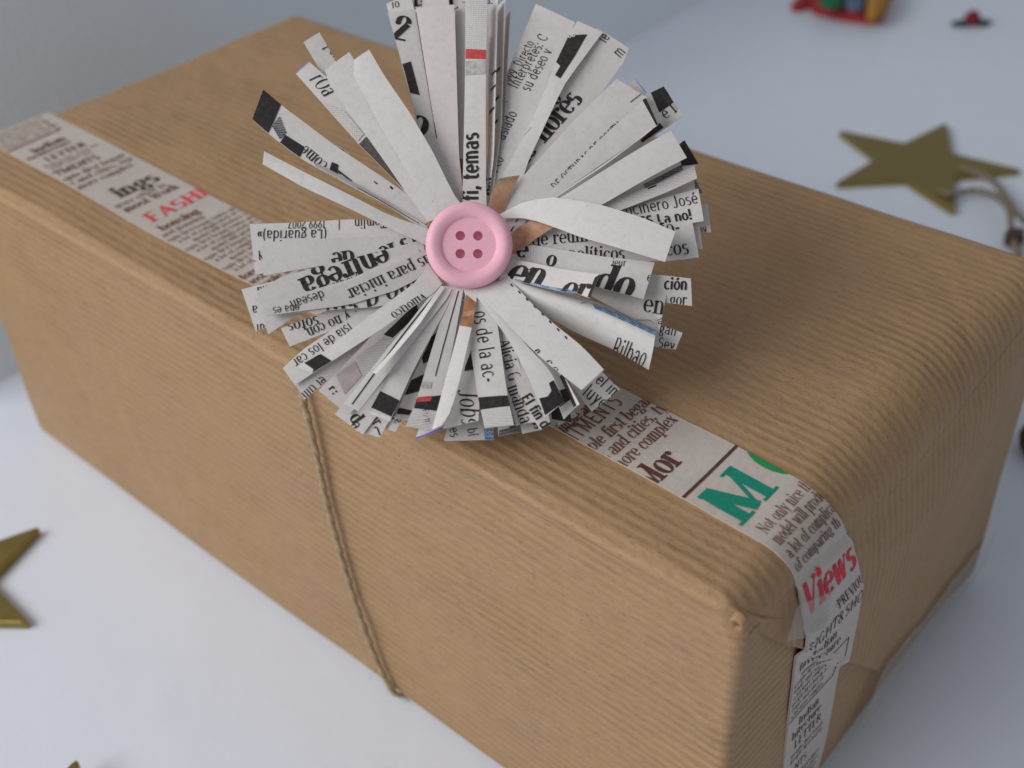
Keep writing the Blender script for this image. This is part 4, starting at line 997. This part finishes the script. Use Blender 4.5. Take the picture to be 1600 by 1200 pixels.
 (4, 'grey', 0.3, 0, 0, 0, [(-6.39, -1.58), (-11.86, -4.55), (-18.75, -7.99), (-29.58, -10.79)], [(-5.57, -5.06), (-10.35, -8.29), (-17.22, -11.09), (-28.59, -13.27)], [('t', -6.0, -2.2, -150.67, 2.06, 'as para iniciar', 'serif', 'ink'), ('t', -21.04, -8.89, -156.04, 1.64, 'desean', 'sans', 'ink'), ('t', -24.17, -11.29, -169.19, 1.34, 'ena es', 'sans', 'ink')]),
 (0, 'paper', 0, 0, 0, 0, [(-7.55, 2.42), (-16.76, 3.9), (-32.94, 3.05)], [(-6.24, -0.21), (-18.45, -1.78), (-31.63, -5.09)], [('t', -21.32, 2.21, -178.9, 1.81, '(La guarida)»', 'sans', 'ink'), ('t', -21.58, 3.69, -180.0, 1.32, '1999 2007', 'sans', 'ink'), ('l', -19.56, 3.8, -19.48, 2.1, 0.12, 'ink'), ('t', -12.42, 4.01, -177.8, 1.62, 'Tomlin', 'sans', 'ink'), ('t', -30.91, -1.57, -157.89, 1.6, 'y ;', 'sans', 'ink')]),
 (1, 'grey', 0.3, 0, 0, 0, [(-7.46, 1.04), (-12.72, 0.83), (-22.27, 0.2), (-30.75, -0.42)], [(-6.16, -1.57), (-16.4, -3.12), (-30.13, -5.69)], [('t', -17.23, -1.46, -169.05, 2.78, 'de', 'serifb', 'ink'), ('t', -8.13, 1.15, -158.09, 2.7, 'rs fé', 'serifb', 'ink'), ('t', -9.89, 2.3, -174.51, 1.21, 'de un', 'sans', 'ink')]),
 (5, 'white', 1.0, 0, 0, 0, [(-6.04, 1.81), (-11.57, 3.27), (-18.34, 6.52), (-24.21, 9.38), (-30.45, 12.7)], [(-5.98, -0.98), (-12.46, 1.61), (-16.31, 3.37), (-24.08, 6.84), (-30.51, 10.55)], []),
 (1, 'paper', 0, 0, 0, 0, [(-5.33, 4.73), (-13.01, 9.55), (-19.07, 14.99), (-24.26, 18.63), (-28.52, 22.33)], [(-6.27, 3.67), (-13.94, 8.47), (-25.04, 16.64), (-29.21, 20.53)], [('p', [(-28.52, 22.33), (-24.16, 18.52), (-24.5, 17.63), (-28.61, 20.53)], 'dgrey'), ('l', -19.87, 15.21, -19.16, 14.77, 0.23, 'ink'), ('l', -15.81, 11.71, -15.02, 11.49, 0.23, 'ink')]),
 (2, 'paper', 0.7, 0, 0, 0, [(-5.09, 4.39), (-12.46, 9.83), (-19.96, 15.04), (-28.98, 22.13), (-31.8, 24.61)], [(-6.78, 2.6), (-16.75, 8.11), (-25.73, 13.29), (-30.65, 17.24), (-33.15, 19.46)], [('t', -19.28, 10.58, 139.08, 2.05, 'se come', 'serif', 'ink'), ('p', [(-31.8, 24.61), (-28.98, 22.13), (-29.8, 19.46), (-30.65, 17.24), (-33.15, 19.46)], 'ink'), ('p', [(-30.14, 18.46), (-29.06, 20.12), (-27.91, 17.35), (-28.83, 16.25)], 'half2'), ('p', [(-28.09, 17.02), (-25.04, 15.04), (-25.73, 13.29), (-28.79, 15.7)], 'ink'), ('p', [(-20.83, 12.64), (-19.83, 12.21), (-19.97, 10.8), (-21.16, 11.34)], 'ink'), ('l', -19.99, 11.34, -17.78, 9.51, 0.24, 'ink'), ('l', -14.39, 9.51, -13.89, 9.08, 0.19, 'ink'), ('l', -11.94, 8.76, -11.54, 8.33, 0.29, 'ink')]),
 (1, 'paper', 0, 0, 0, 0, [(-4.17, 4.73), (-17.46, 23.9), (-24.03, 36.14)], [(-5.89, 3.67), (-19.36, 21.65), (-26.36, 34.03)], [('t', -19.64, 30.77, 125.84, 1.84, 'nuo 1', 'sans', 'ink')]),
 (2, 'paper', 0.5, 0, 0, 0, [(-3.94, 4.39), (-11.18, 15.7), (-18.35, 23.48), (-25.12, 29.86)], [(-6.6, 3.23), (-10.0, 8.43), (-16.86, 15.7), (-27.12, 27.91)], [('t', -25.06, 26.77, -49.98, 2.67, 'rOa', 'script', 'ink'), ('l', -27.12, 27.91, -25.12, 29.86, 0.15, 'blue'), ('p', [(-16.86, 15.7), (-15.73, 16.91), (-9.03, 8.11), (-9.8, 8.22)], 'dgrey'), ('p', [(-22.78, 22.92), (-19.25, 21.24), (-16.14, 17.35), (-17.07, 16.14)], 'half')]),
 (4, 'white', 1.0, 0, 0, 0, [(-2.53, 4.45), (-7.05, 10.6), (-13.19, 21.53), (-18.65, 30.33)], [(-6.12, 2.98), (-9.67, 7.72), (-15.44, 16.01), (-21.47, 24.66), (-22.17, 26.91)], []),
 (5, 'white', 1.2, 0.4, 0, 0, [(-0.79, 5.15), (-2.44, 7.36), (-5.63, 13.78), (-8.96, 19.45), (-13.05, 25.57), (-15.36, 29.65)], [(-4.46, 3.27), (-7.9, 8.1), (-12.96, 16.71), (-17.68, 25.57), (-17.58, 28.06)], []),
 (0, 'grey', 0, 0, 0, 0, [(-3.06, -6.42), (-8.38, -20.91), (-12.93, -28.41)], [(-1.92, -6.42), (-6.04, -21.88), (-10.07, -29.35)], [('t', -11.37, -25.74, -63.47, 1.41, 'ir de la', 'sans', 'ink'), ('t', -12.57, -28.41, -10.31, 1.03, 'no', 'sans', 'ink')]),
 (0, 'grey', 0, 0, 0, 0, [(1.21, -6.42), (3.66, -21.88), (4.52, -30.02)], [(2.25, -6.42), (5.97, -21.88), (7.53, -29.26)], [('t', 5.14, -24.78, -76.46, 1.41, 'pasion', 'serif', 'ink'), ('p', [(4.61, -29.17), (7.35, -28.41), (7.53, -29.26), (4.52, -30.02)], 'half2')]),
 (1, 'paper', 0, 0, 0, 0, [(1.7, -6.71), (6.43, -22.11), (7.88, -29.83)], [(2.84, -6.71), (8.28, -21.14), (10.34, -29.27)], [('t', 8.44, -25.95, -69.01, 1.21, 'en las', 'sansb', 'ink')]),
 (0, 'grey', 0, 0, 0, 0, [(3.11, -5.91), (11.05, -21.88), (13.01, -28.41)], [(4.15, -5.91), (13.1, -20.91), (15.68, -26.89)], [('t', 13.04, -25.74, -61.56, 1.31, 'cine y', 'serif', 'ink')]),
 (6, 'white', 0, 0, 0, 0.9, [(-3.94, -7.47), (-7.31, -13.61), (-12.96, -22.29)], [(-3.38, -7.77), (-6.75, -14.39), (-12.31, -22.85)], []),
 (3, 'paper', 0, 0, 0, 0.8, [(6.43, 3.0), (19.02, 11.83), (26.99, 18.06)], [(7.0, 2.58), (19.98, 11.19), (27.64, 17.29)], [('l', 14.13, 8.18, 21.98, 13.57, 0.13, 'ink')]),
 (3, 'paper', 0, 0, 0, 0.8, [(-6.15, 2.27), (-12.77, 6.48), (-22.63, 11.83)], [(-6.52, 1.64), (-12.93, 5.63), (-22.97, 10.97)], [('l', -7.4, 2.69, -16.66, 7.76, 0.11, 'ink')]),
 (3, 'paper', 0, 0, 0, 1.0, [(0.21, 5.11), (0.65, 18.61), (0.2, 34.49)], [(0.78, 5.11), (1.44, 18.61), (1.1, 34.49)], []),
]

# ------------------------------------------------------------------ paper flower
FC, FX, FY, FN = Vector(FLOWER_C), Vector(FLOWER_X), Vector(FLOWER_Y), Vector(FLOWER_N)
flower = empty('paper_flower', (FC.x, FC.y, H))
tag(flower, 'flower of cut newspaper strips with a pink button centre on top of the parcel', 'paper flower')
def arclen_resample(pts, n):
    P = [Vector((p_[0], p_[1])) for p_ in pts]
    ln = [0]
    for a, b in zip(P, P[1:]): ln.append(ln[-1] + (b - a).length)
    out = []
    for i in range(n + 1):
        t = ln[-1] * i / n
        for k in range(len(P) - 1):
            if t <= ln[k + 1] + 1e-9:
                u = (t - ln[k]) / max(1e-9, ln[k + 1] - ln[k])
                out.append(P[k].lerp(P[k + 1], u))
                break
    return out
def fpos(x, y, h): return FC + (FX * x + FY * y + FN * h) * 0.01
LAYER = 1.0
def build_petal(idx, spec):
    ly, mat, bow, tip, roll, twist, A, B, pr = spec
    rows, cols = 12, (10 if roll else 4)
    a, b = arclen_resample(A, rows), arclen_resample(B, rows)
    rnd = random.Random(idx * 31 + 5)
    ph, wob = rnd.uniform(0, 6), rnd.uniform(.12, .42)
    twist = twist or rnd.uniform(-.55, .55)
    V, G2 = [], []
    for i in range(rows + 1):
        u = i / rows
        for j in range(cols + 1):
            v = j / cols
            q = a[i].lerp(b[i], v)
            h = LAYER * ly * (.22 + .78 * u) + idx * .012
            h += bow * 4 * u * (1 - u) * .55 + tip * u ** 3 * (.75 if roll else 1) + wob * math.sin(u * 5 + ph) * u
            h += twist * (v - .5) * sstep(0, .5, u)
            h += .07 * (1 - (2 * v - 1) ** 2) * (1 if rnd else 1) * (.5 if ly < 2 else 1) * u
            if roll:
                k = v - .30
                h += -roll * k * k * 2.2 * sstep(0, .6, u) + .5
            V.append(fpos(q.x, q.y, h))
            G2.append((q.x, q.y))
    n = cols + 1
    F, tris = [], []
    for i in range(rows):
        for j in range(cols):
            c = i * n + j
            q = (c, c + 1, c + n + 1, c + n)
            for t3 in ((q[0], q[1], q[2]), (q[0], q[2], q[3])):
                nn = (V[t3[1]] - V[t3[0]]).cross(V[t3[2]] - V[t3[0]])
                if nn.length < 1e-12: continue
                nn.normalize()
                f = t3
                if nn.dot(FN) < 0: nn, f = -nn, t3[::-1]
                F.append(f)
                tris.append((tuple(G2[k] for k in t3), tuple(V[k] for k in t3), nn))
    # underside and rim
    m0 = len(V)
    V += [p_ - FN * .0011 for p_ in V[:m0]]
    F += [tuple(k + m0 for k in f[::-1]) for f in list(F)]
    rim = [i * n for i in range(rows + 1)] + [rows * n + j for j in range(1, cols + 1)] + [i * n + cols for i in range(rows - 1, -1, -1)] + [j for j in range(cols - 1, 0, -1)]
    nrim = len(rim)
    rb = len(V)
    V += [V[k].copy() for k in rim] + [V[k + m0].copy() for k in rim]
    rf = [(rb + k, rb + (k + 1) % nrim, rb + nrim + (k + 1) % nrim, rb + nrim + k) for k in range(nrim)]
    nsm = len(F)
    F += rf
    nf = len(F)
    pvs, pfs, inks = lay_print(print_polys(pr), tris, .0006)
    keys = sorted(set(inks))
    nb = len(V)
    V += pvs
    F += [[k + nb for k in f] for f in pfs]
    fm = [0] * nf + [1 + keys.index(k) for k in inks]
    mesh_obj('petal', V, F, [M[mat]] + [INK[k] for k in keys], flower, fmat=fm, flat_from=nsm)
for idx, spec in enumerate(PETALS): build_petal(idx, spec)

# rolled newspaper stem under the strips, standing on the parcel
def build_core():
    V, F = [], []
    foot = Vector((FC.x - .01, FC.y + .01, H + .004))
    n, turns = 150, 5
    for i in range(n + 1):
        a = 2 * math.pi * turns * i / n
        r = .012 + .030 * i / n
        for k, base in ((0, foot), (1, FC - FN * .004)):
            zz = Vector((0, 0, 1)) if k == 0 else FN
            x = FX if k else Vector((FX.x, FX.y, 0)).normalized()
            y = zz.cross(x)
            V.append(base + (x * math.cos(a) + y * math.sin(a)) * r)
    for i in range(n): F.append((2 * i, 2 * i + 2, 2 * i + 3, 2 * i + 1))
    mesh_obj('rolled_stem', V, F, [M['paper']], flower)
build_core()

# pink button
def button_material():
    m, nt, b = new_mat('pink_button')
    tc = N(nt, 'ShaderNodeTexCoord')
    obj = tc.outputs['Object']
    f = noise_(nt, mapping(nt, obj, (500, 500, 900)), 1.0, 5, 0.65)
    g = noise_(nt, obj, 150, 3)
    c = mixc(nt, g, (0.95, 0.49, 0.605), (0.97, 0.53, 0.64))
    c = mixc(nt, ramp(nt, f, [(0.60, (0, 0, 0)), (0.72, (.5, .5, .5))]), c, (0.90, 0.46, 0.58))
    nt.links.new(c, b.inputs['Base Color'])
    b.inputs['Roughness'].default_value = 0.48
    b.inputs['Specular IOR Level'].default_value = 0.35
    nt.links.new(bump(nt, f, 0.00025, 0.35), b.inputs['Normal'])
    return m
def build_button():
    prof = [(0, .5), (1.5, .5), (3.0, .5), (3.5, .5), (3.95, .5), (4.02, .66), (4.25, .86), (4.55, 1.0), (4.95, 1.14), (5.3, 1.18), (5.65, 1.10), (6.0, .88), (6.25, .66), (6.36, .1), (6.28, -.5), (6.0, -.95), (5.5, -1.2), (4, -1.3), (0, -1.3)]
    bm = bmesh.new()
    seg = 72
    rings = []
    for r, z in prof:
        if r == 0: rings.append([bm.verts.new((0, 0, z))])
        else: rings.append([bm.verts.new((r * math.cos(2 * math.pi * k / seg), r * math.sin(2 * math.pi * k / seg), z)) for k in range(seg)])
    for a, b in zip(rings, rings[1:]):
        for k in range(seg):
            k2 = (k + 1) % seg
            if len(a) == 1: bm.faces.new((a[0], b[k], b[k2]))
            elif len(b) == 1: bm.faces.new((a[k], b[0], a[k2]))
            else: bm.faces.new((a[k], b[k], b[k2], a[k2]))
    bmesh.ops.recalc_face_normals(bm, faces=bm.faces)
    me = bpy.data.meshes.new('button_tmp'); bm.to_mesh(me); bm.free()
    cut = bmesh.new()
    for sx in (-1, 1):
        for sy in (-1, 1):
            bmesh.ops.create_cone(cut, cap_ends=True, segments=18, radius1=.70, radius2=.74, depth=4, matrix=Matrix.Translation((sx * 1.28, sy * 1.32, 1.0)))
    cm = bpy.data.meshes.new('cut_tmp'); cut.to_mesh(cm); cut.free()
    ob, oc = bpy.data.objects.new('button_tmp', me), bpy.data.objects.new('cut_tmp', cm)
    col.objects.link(ob); col.objects.link(oc)
    md = ob.modifiers.new('holes', 'BOOLEAN'); md.operation = 'DIFFERENCE'; md.object = oc; md.solver = 'EXACT'
    dg = bpy.context.evaluated_depsgraph_get()
    res = bpy.data.meshes.new_from_object(ob.evaluated_get(dg))
    bpy.data.objects.remove(ob); bpy.data.objects.remove(oc)
    view = (CAM - FC).normalized()
    nz = (FN * .35 + view * .65).normalized()
    nx = FX - nz * FX.dot(nz); nx.normalize()
    ny = nz.cross(nx)
    c = FC + view * .047
    V = [c + (nx * v.co.x + ny * v.co.y + nz * v.co.z) * .01 for v in res.vertices]
    F = [list(p_.vertices) for p_ in res.polygons]
    o = mesh_obj('button', V, F, [button_material()], flower, smooth=True)
    tag(o, 'pale pink four-hole button with a raised round rim')
    me = o.data
    em = bmesh.new(); em.from_mesh(me)
    for e in em.edges:
        if len(e.link_faces) == 2 and e.calc_face_angle(0) > math.radians(38): e.smooth = False
    em.to_mesh(me); em.free()
build_button()

# ------------------------------------------------------------------ golden stars
def gold_material():
    m, nt, b = new_mat('matt_gold_paint')
    tc = N(nt, 'ShaderNodeTexCoord')
    f = noise_(nt, tc.outputs['Object'], 600, 4)
    c = mixc(nt, f, (0.235, 0.175, 0.045), (0.34, 0.26, 0.085))
    nt.links.new(c, b.inputs['Base Color'])
    b.inputs['Metallic'].default_value = 0.7
    b.inputs['Roughness'].default_value = 0.36
    nt.links.new(bump(nt, f, 0.0002, 0.4), b.inputs['Normal'])
    return m
GOLD = gold_material()
def star_outline(R, rin, rot, tipr):
    pts = []
    for k in range(5):
        a = rot + 2 * math.pi * k / 5
        tip = Vector((math.cos(a), math.sin(a))) * R
        i0 = Vector((math.cos(a - math.pi / 5), math.sin(a - math.pi / 5))) * rin
        i1 = Vector((math.cos(a + math.pi / 5), math.sin(a + math.pi / 5))) * rin
        p0, p1 = tip.lerp(i0, tipr), tip.lerp(i1, tipr)
        pts.append(i0)
        for q in range(6):
            t = q / 5
            pts.append(p0 * (1 - t) ** 2 + tip * 2 * t * (1 - t) + p1 * t * t)
    return pts
def make_star(label, c, R, rot, thick, tilt=(0, 0), z0=0.0, tipr=.09, rin=.42, hole=None):
    o2 = star_outline(R, R * rin, rot, tipr)
    th = thick
    layers = [(.975, 0), (1, .15 * th), (1, .8 * th), (.985, .94 * th), (.96, th)]
    V, F = [], []
    n = len(o2)
    for s_, z in layers:
        for p_ in o2: V.append(Vector((p_.x * s_, p_.y * s_, z)))
    for k in range(len(layers) - 1):
        for i in range(n):
            a, b = k * n + i, k * n + (i + 1) % n
            F.append((a, b, b + n, a + n))
    V.append(Vector((0, 0, 0))); V.append(Vector((0, 0, th)))
    cb, ct = len(V) - 2, len(V) - 1
    for i in range(n):
        F.append((cb, (i + 1) % n, i))
        F.append((ct, (len(layers) - 1) * n + i, (len(layers) - 1) * n + (i + 1) % n))
    root = empty('gold_star', (*c, z0))
    W3 = []
    for v in V: W3.append(Vector((c[0] + v.x, c[1] + v.y, z0 + v.z + tilt[0] * v.x + tilt[1] * v.y)))
    mesh_obj('star_body', W3, F, [GOLD], root, smooth=False)
    if hole:
        hv, hf = [], []
        for k in range(16):
            a = 2 * math.pi * k / 16
            for r, z in ((.016, th + .0012), (.011, th + .003), (.0075, th - .012)):
                hv.append(Vector((hole[0] + r * math.cos(a), hole[1] + r * math.sin(a), z0 + z)))
        for k in range(16):
            k2 = (k + 1) % 16
            for j in range(2): hf.append((k * 3 + j, k2 * 3 + j, k2 * 3 + j + 1, k * 3 + j + 1))
        hf.append([k * 3 + 2 for k in range(16)])
        mesh_obj('hole_rim', hv, hf, [GOLD], root)
    tag(root, label, 'star', 'gold stars scattered on the table')
    return root
make_star('gold star lying behind the parcel with twine looped through its tip', STAR_C, STAR_R, STAR_ROT, .022, hole=(1.247, 2.410))
make_star('gold star cut by the left edge of the photo', (.315, -.437), .250, math.radians(89.5), .022, tipr=.10)
make_star('gold star showing only one raised tip at the bottom edge', (1.119, -.736), .315, math.atan2(.250, -.186), .022, tilt=(-.03, .04), z0=.016, tipr=.13)

# twine loop of the far star, with its dark knot
st = empty('star_twine', (1.5, 2.3, 0))
tag(st, 'thin twine loop with a dark knot tied to the gold star behind the parcel', 'twine')
TW2 = twine_material('grey_twine', (0.16, 0.13, 0.09), (0.34, 0.29, 0.22))
twine_thing('loop', STAR_TWINE_A, .0105, st, 0, TW2, .06)
twine_thing('loop', STAR_TWINE_B, .0105, st, 0, TW2, .06)
def blob(name, c, rad, mat, parent, amp=.15, sq=(1, 1, 1), label=None):
    bm = bmesh.new()
    bmesh.ops.create_icosphere(bm, subdivisions=3, radius=1)
    V = []
    for v in bm.verts:
        k = 1 + amp * noise.noise(v.co * 1.8 + Vector(c) * 3)
        V.append(Vector((c[0] + v.co.x * rad * sq[0] * k, c[1] + v.co.y * rad * sq[1] * k, max(.001, c[2] + v.co.z * rad * sq[2] * k))))
    F = [[v.index for v in f.verts] for f in bm.faces]
    bm.verts.index_update()
    bm.free()
    return mesh_obj(name, V, F, [mat], parent)
blob('knot', STAR_KNOT, .028, ink_mat('dark_knot', (0.055, 0.035, 0.03), (0.10, 0.07, 0.06), 900), st, .35, (1, 1, 1.1))

# ------------------------------------------------------------------ far trinkets at the top edge
def felt(name, c):
    m, nt, b = new_mat(name)
    tc = N(nt, 'ShaderNodeTexCoord')
    f = noise_(nt, tc.outputs['Object'], 800, 4, .7)
    nt.links.new(mixc(nt, f, tuple(v * .7 for v in c), c), b.inputs['Base Color'])
    b.inputs['Roughness'].default_value = .9
    nt.links.new(bump(nt, f, .0006, .6), b.inputs['Normal'])
    return m
def pillow(name, pts, z0, h, mat, parent):
    """a padded flat piece: outline in world xy, puffed in the middle"""
    c = Vector((sum(p_[0] for p_ in pts) / len(pts), sum(p_[1] for p_ in pts) / len(pts)))
    P = []
    n = len(pts)
    for i in range(n):
        a, b, cc, d = (Vector(pts[(i + k) % n]) for k in (-1, 0, 1, 2))
        for q in range(4):
            t = q / 4
            P.append(.5 * ((2 * b) + (cc - a) * t + (2 * a - 5 * b + 4 * cc - d) * t * t + (3 * b - a - 3 * cc + d) * t ** 3))
    V, F = [], []
    lay = [(1, 0), (1.0, .35), (.93, .75), (.75, .95), (.4, 1.0)]
    for s_, z in lay:
        for p_ in P: V.append(Vector((c.x + (p_.x - c.x) * s_, c.y + (p_.y - c.y) * s_, z0 + h * z)))
    m = len(P)
    for k in range(len(lay) - 1):
        for i in range(m): F.append((k * m + i, k * m + (i + 1) % m, (k + 1) * m + (i + 1) % m, (k + 1) * m + i))
    F.append([(len(lay) - 1) * m + i for i in range(m)])
    return mesh_obj(name, V, F, [mat], parent)
orn = empty('felt_ornament', ORN_C)
tag(orn, 'red padded ornament with green, blue and yellow patches at the top edge', 'ornament')
RED, GREEN, BLUE, YEL = felt('red_felt', (.42, .035, .05)), felt('green_felt', (.02, .16, .07)), felt('blue_felt', (.12, .17, .26)), felt('yellow_felt', (.50, .25, .04))
pillow('red_base', ORN_BASE, .0, .07, RED, orn)
pillow('green_patch', ORN_GREEN, .066, .03, GREEN, orn)
pillow('blue_patch', ORN_BLUE, .066, .03, BLUE, orn)
pillow('yellow_patch', ORN_YELLOW, .050, .055, YEL, orn)
pillow('red_tail', ORN_TAIL, .0, .035, RED, orn)
tr = empty('berry_trinket', TRIN_C)
tag(tr, 'tiny dark red and green trinket alone on the far table top', 'trinket')
blob('berry', (TRIN_C[0], TRIN_C[1], .030), .032, felt('dark_red', (.22, .02, .035)), tr, .2)
for sgn in (-1, 1):
    d = Vector((.757, .653, 0)).normalized() * sgn
    q = Vector((-d.y, d.x, 0)) * .4
    b0 = Vector(TRIN_C)
    pillow('leaf', [tuple((b0 + d * .012 + q * .02)[:2]), tuple((b0 + d * .04 + q * .06)[:2]), tuple((b0 + d * .082)[:2]), tuple((b0 + d * .04 - q * .06)[:2]), tuple((b0 + d * .012 - q * .02)[:2])], .004, .016, felt('dark_green', (.03, .09, .07)), tr)
bd = empty('wooden_bead', BEAD_C)
tag(bd, 'dark brown wooden bead peeking out behind the parcel at the right edge', 'bead')
BW = felt('dark_wood', (.10, .045, .025))
v_, f_ = [], []
prof = [(.012, -.042), (.030, -.040), (.046, -.024), (.052, 0), (.046, .024), (.030, .040), (.012, .042)]
for r, z in prof:
    for k in range(24):
        a = 2 * math.pi * k / 24
        v_.append(Vector((BEAD_C[0] + r * math.cos(a), BEAD_C[1] + r * math.sin(a), .043 + z)))
for j in range(len(prof)):
    for k in range(24):
        j2 = (j + 1) % len(prof)
        f_.append((j * 24 + k, j * 24 + (k + 1) % 24, j2 * 24 + (k + 1) % 24, j2 * 24 + k))
mesh_obj('bead_body', v_, f_, [BW], bd)
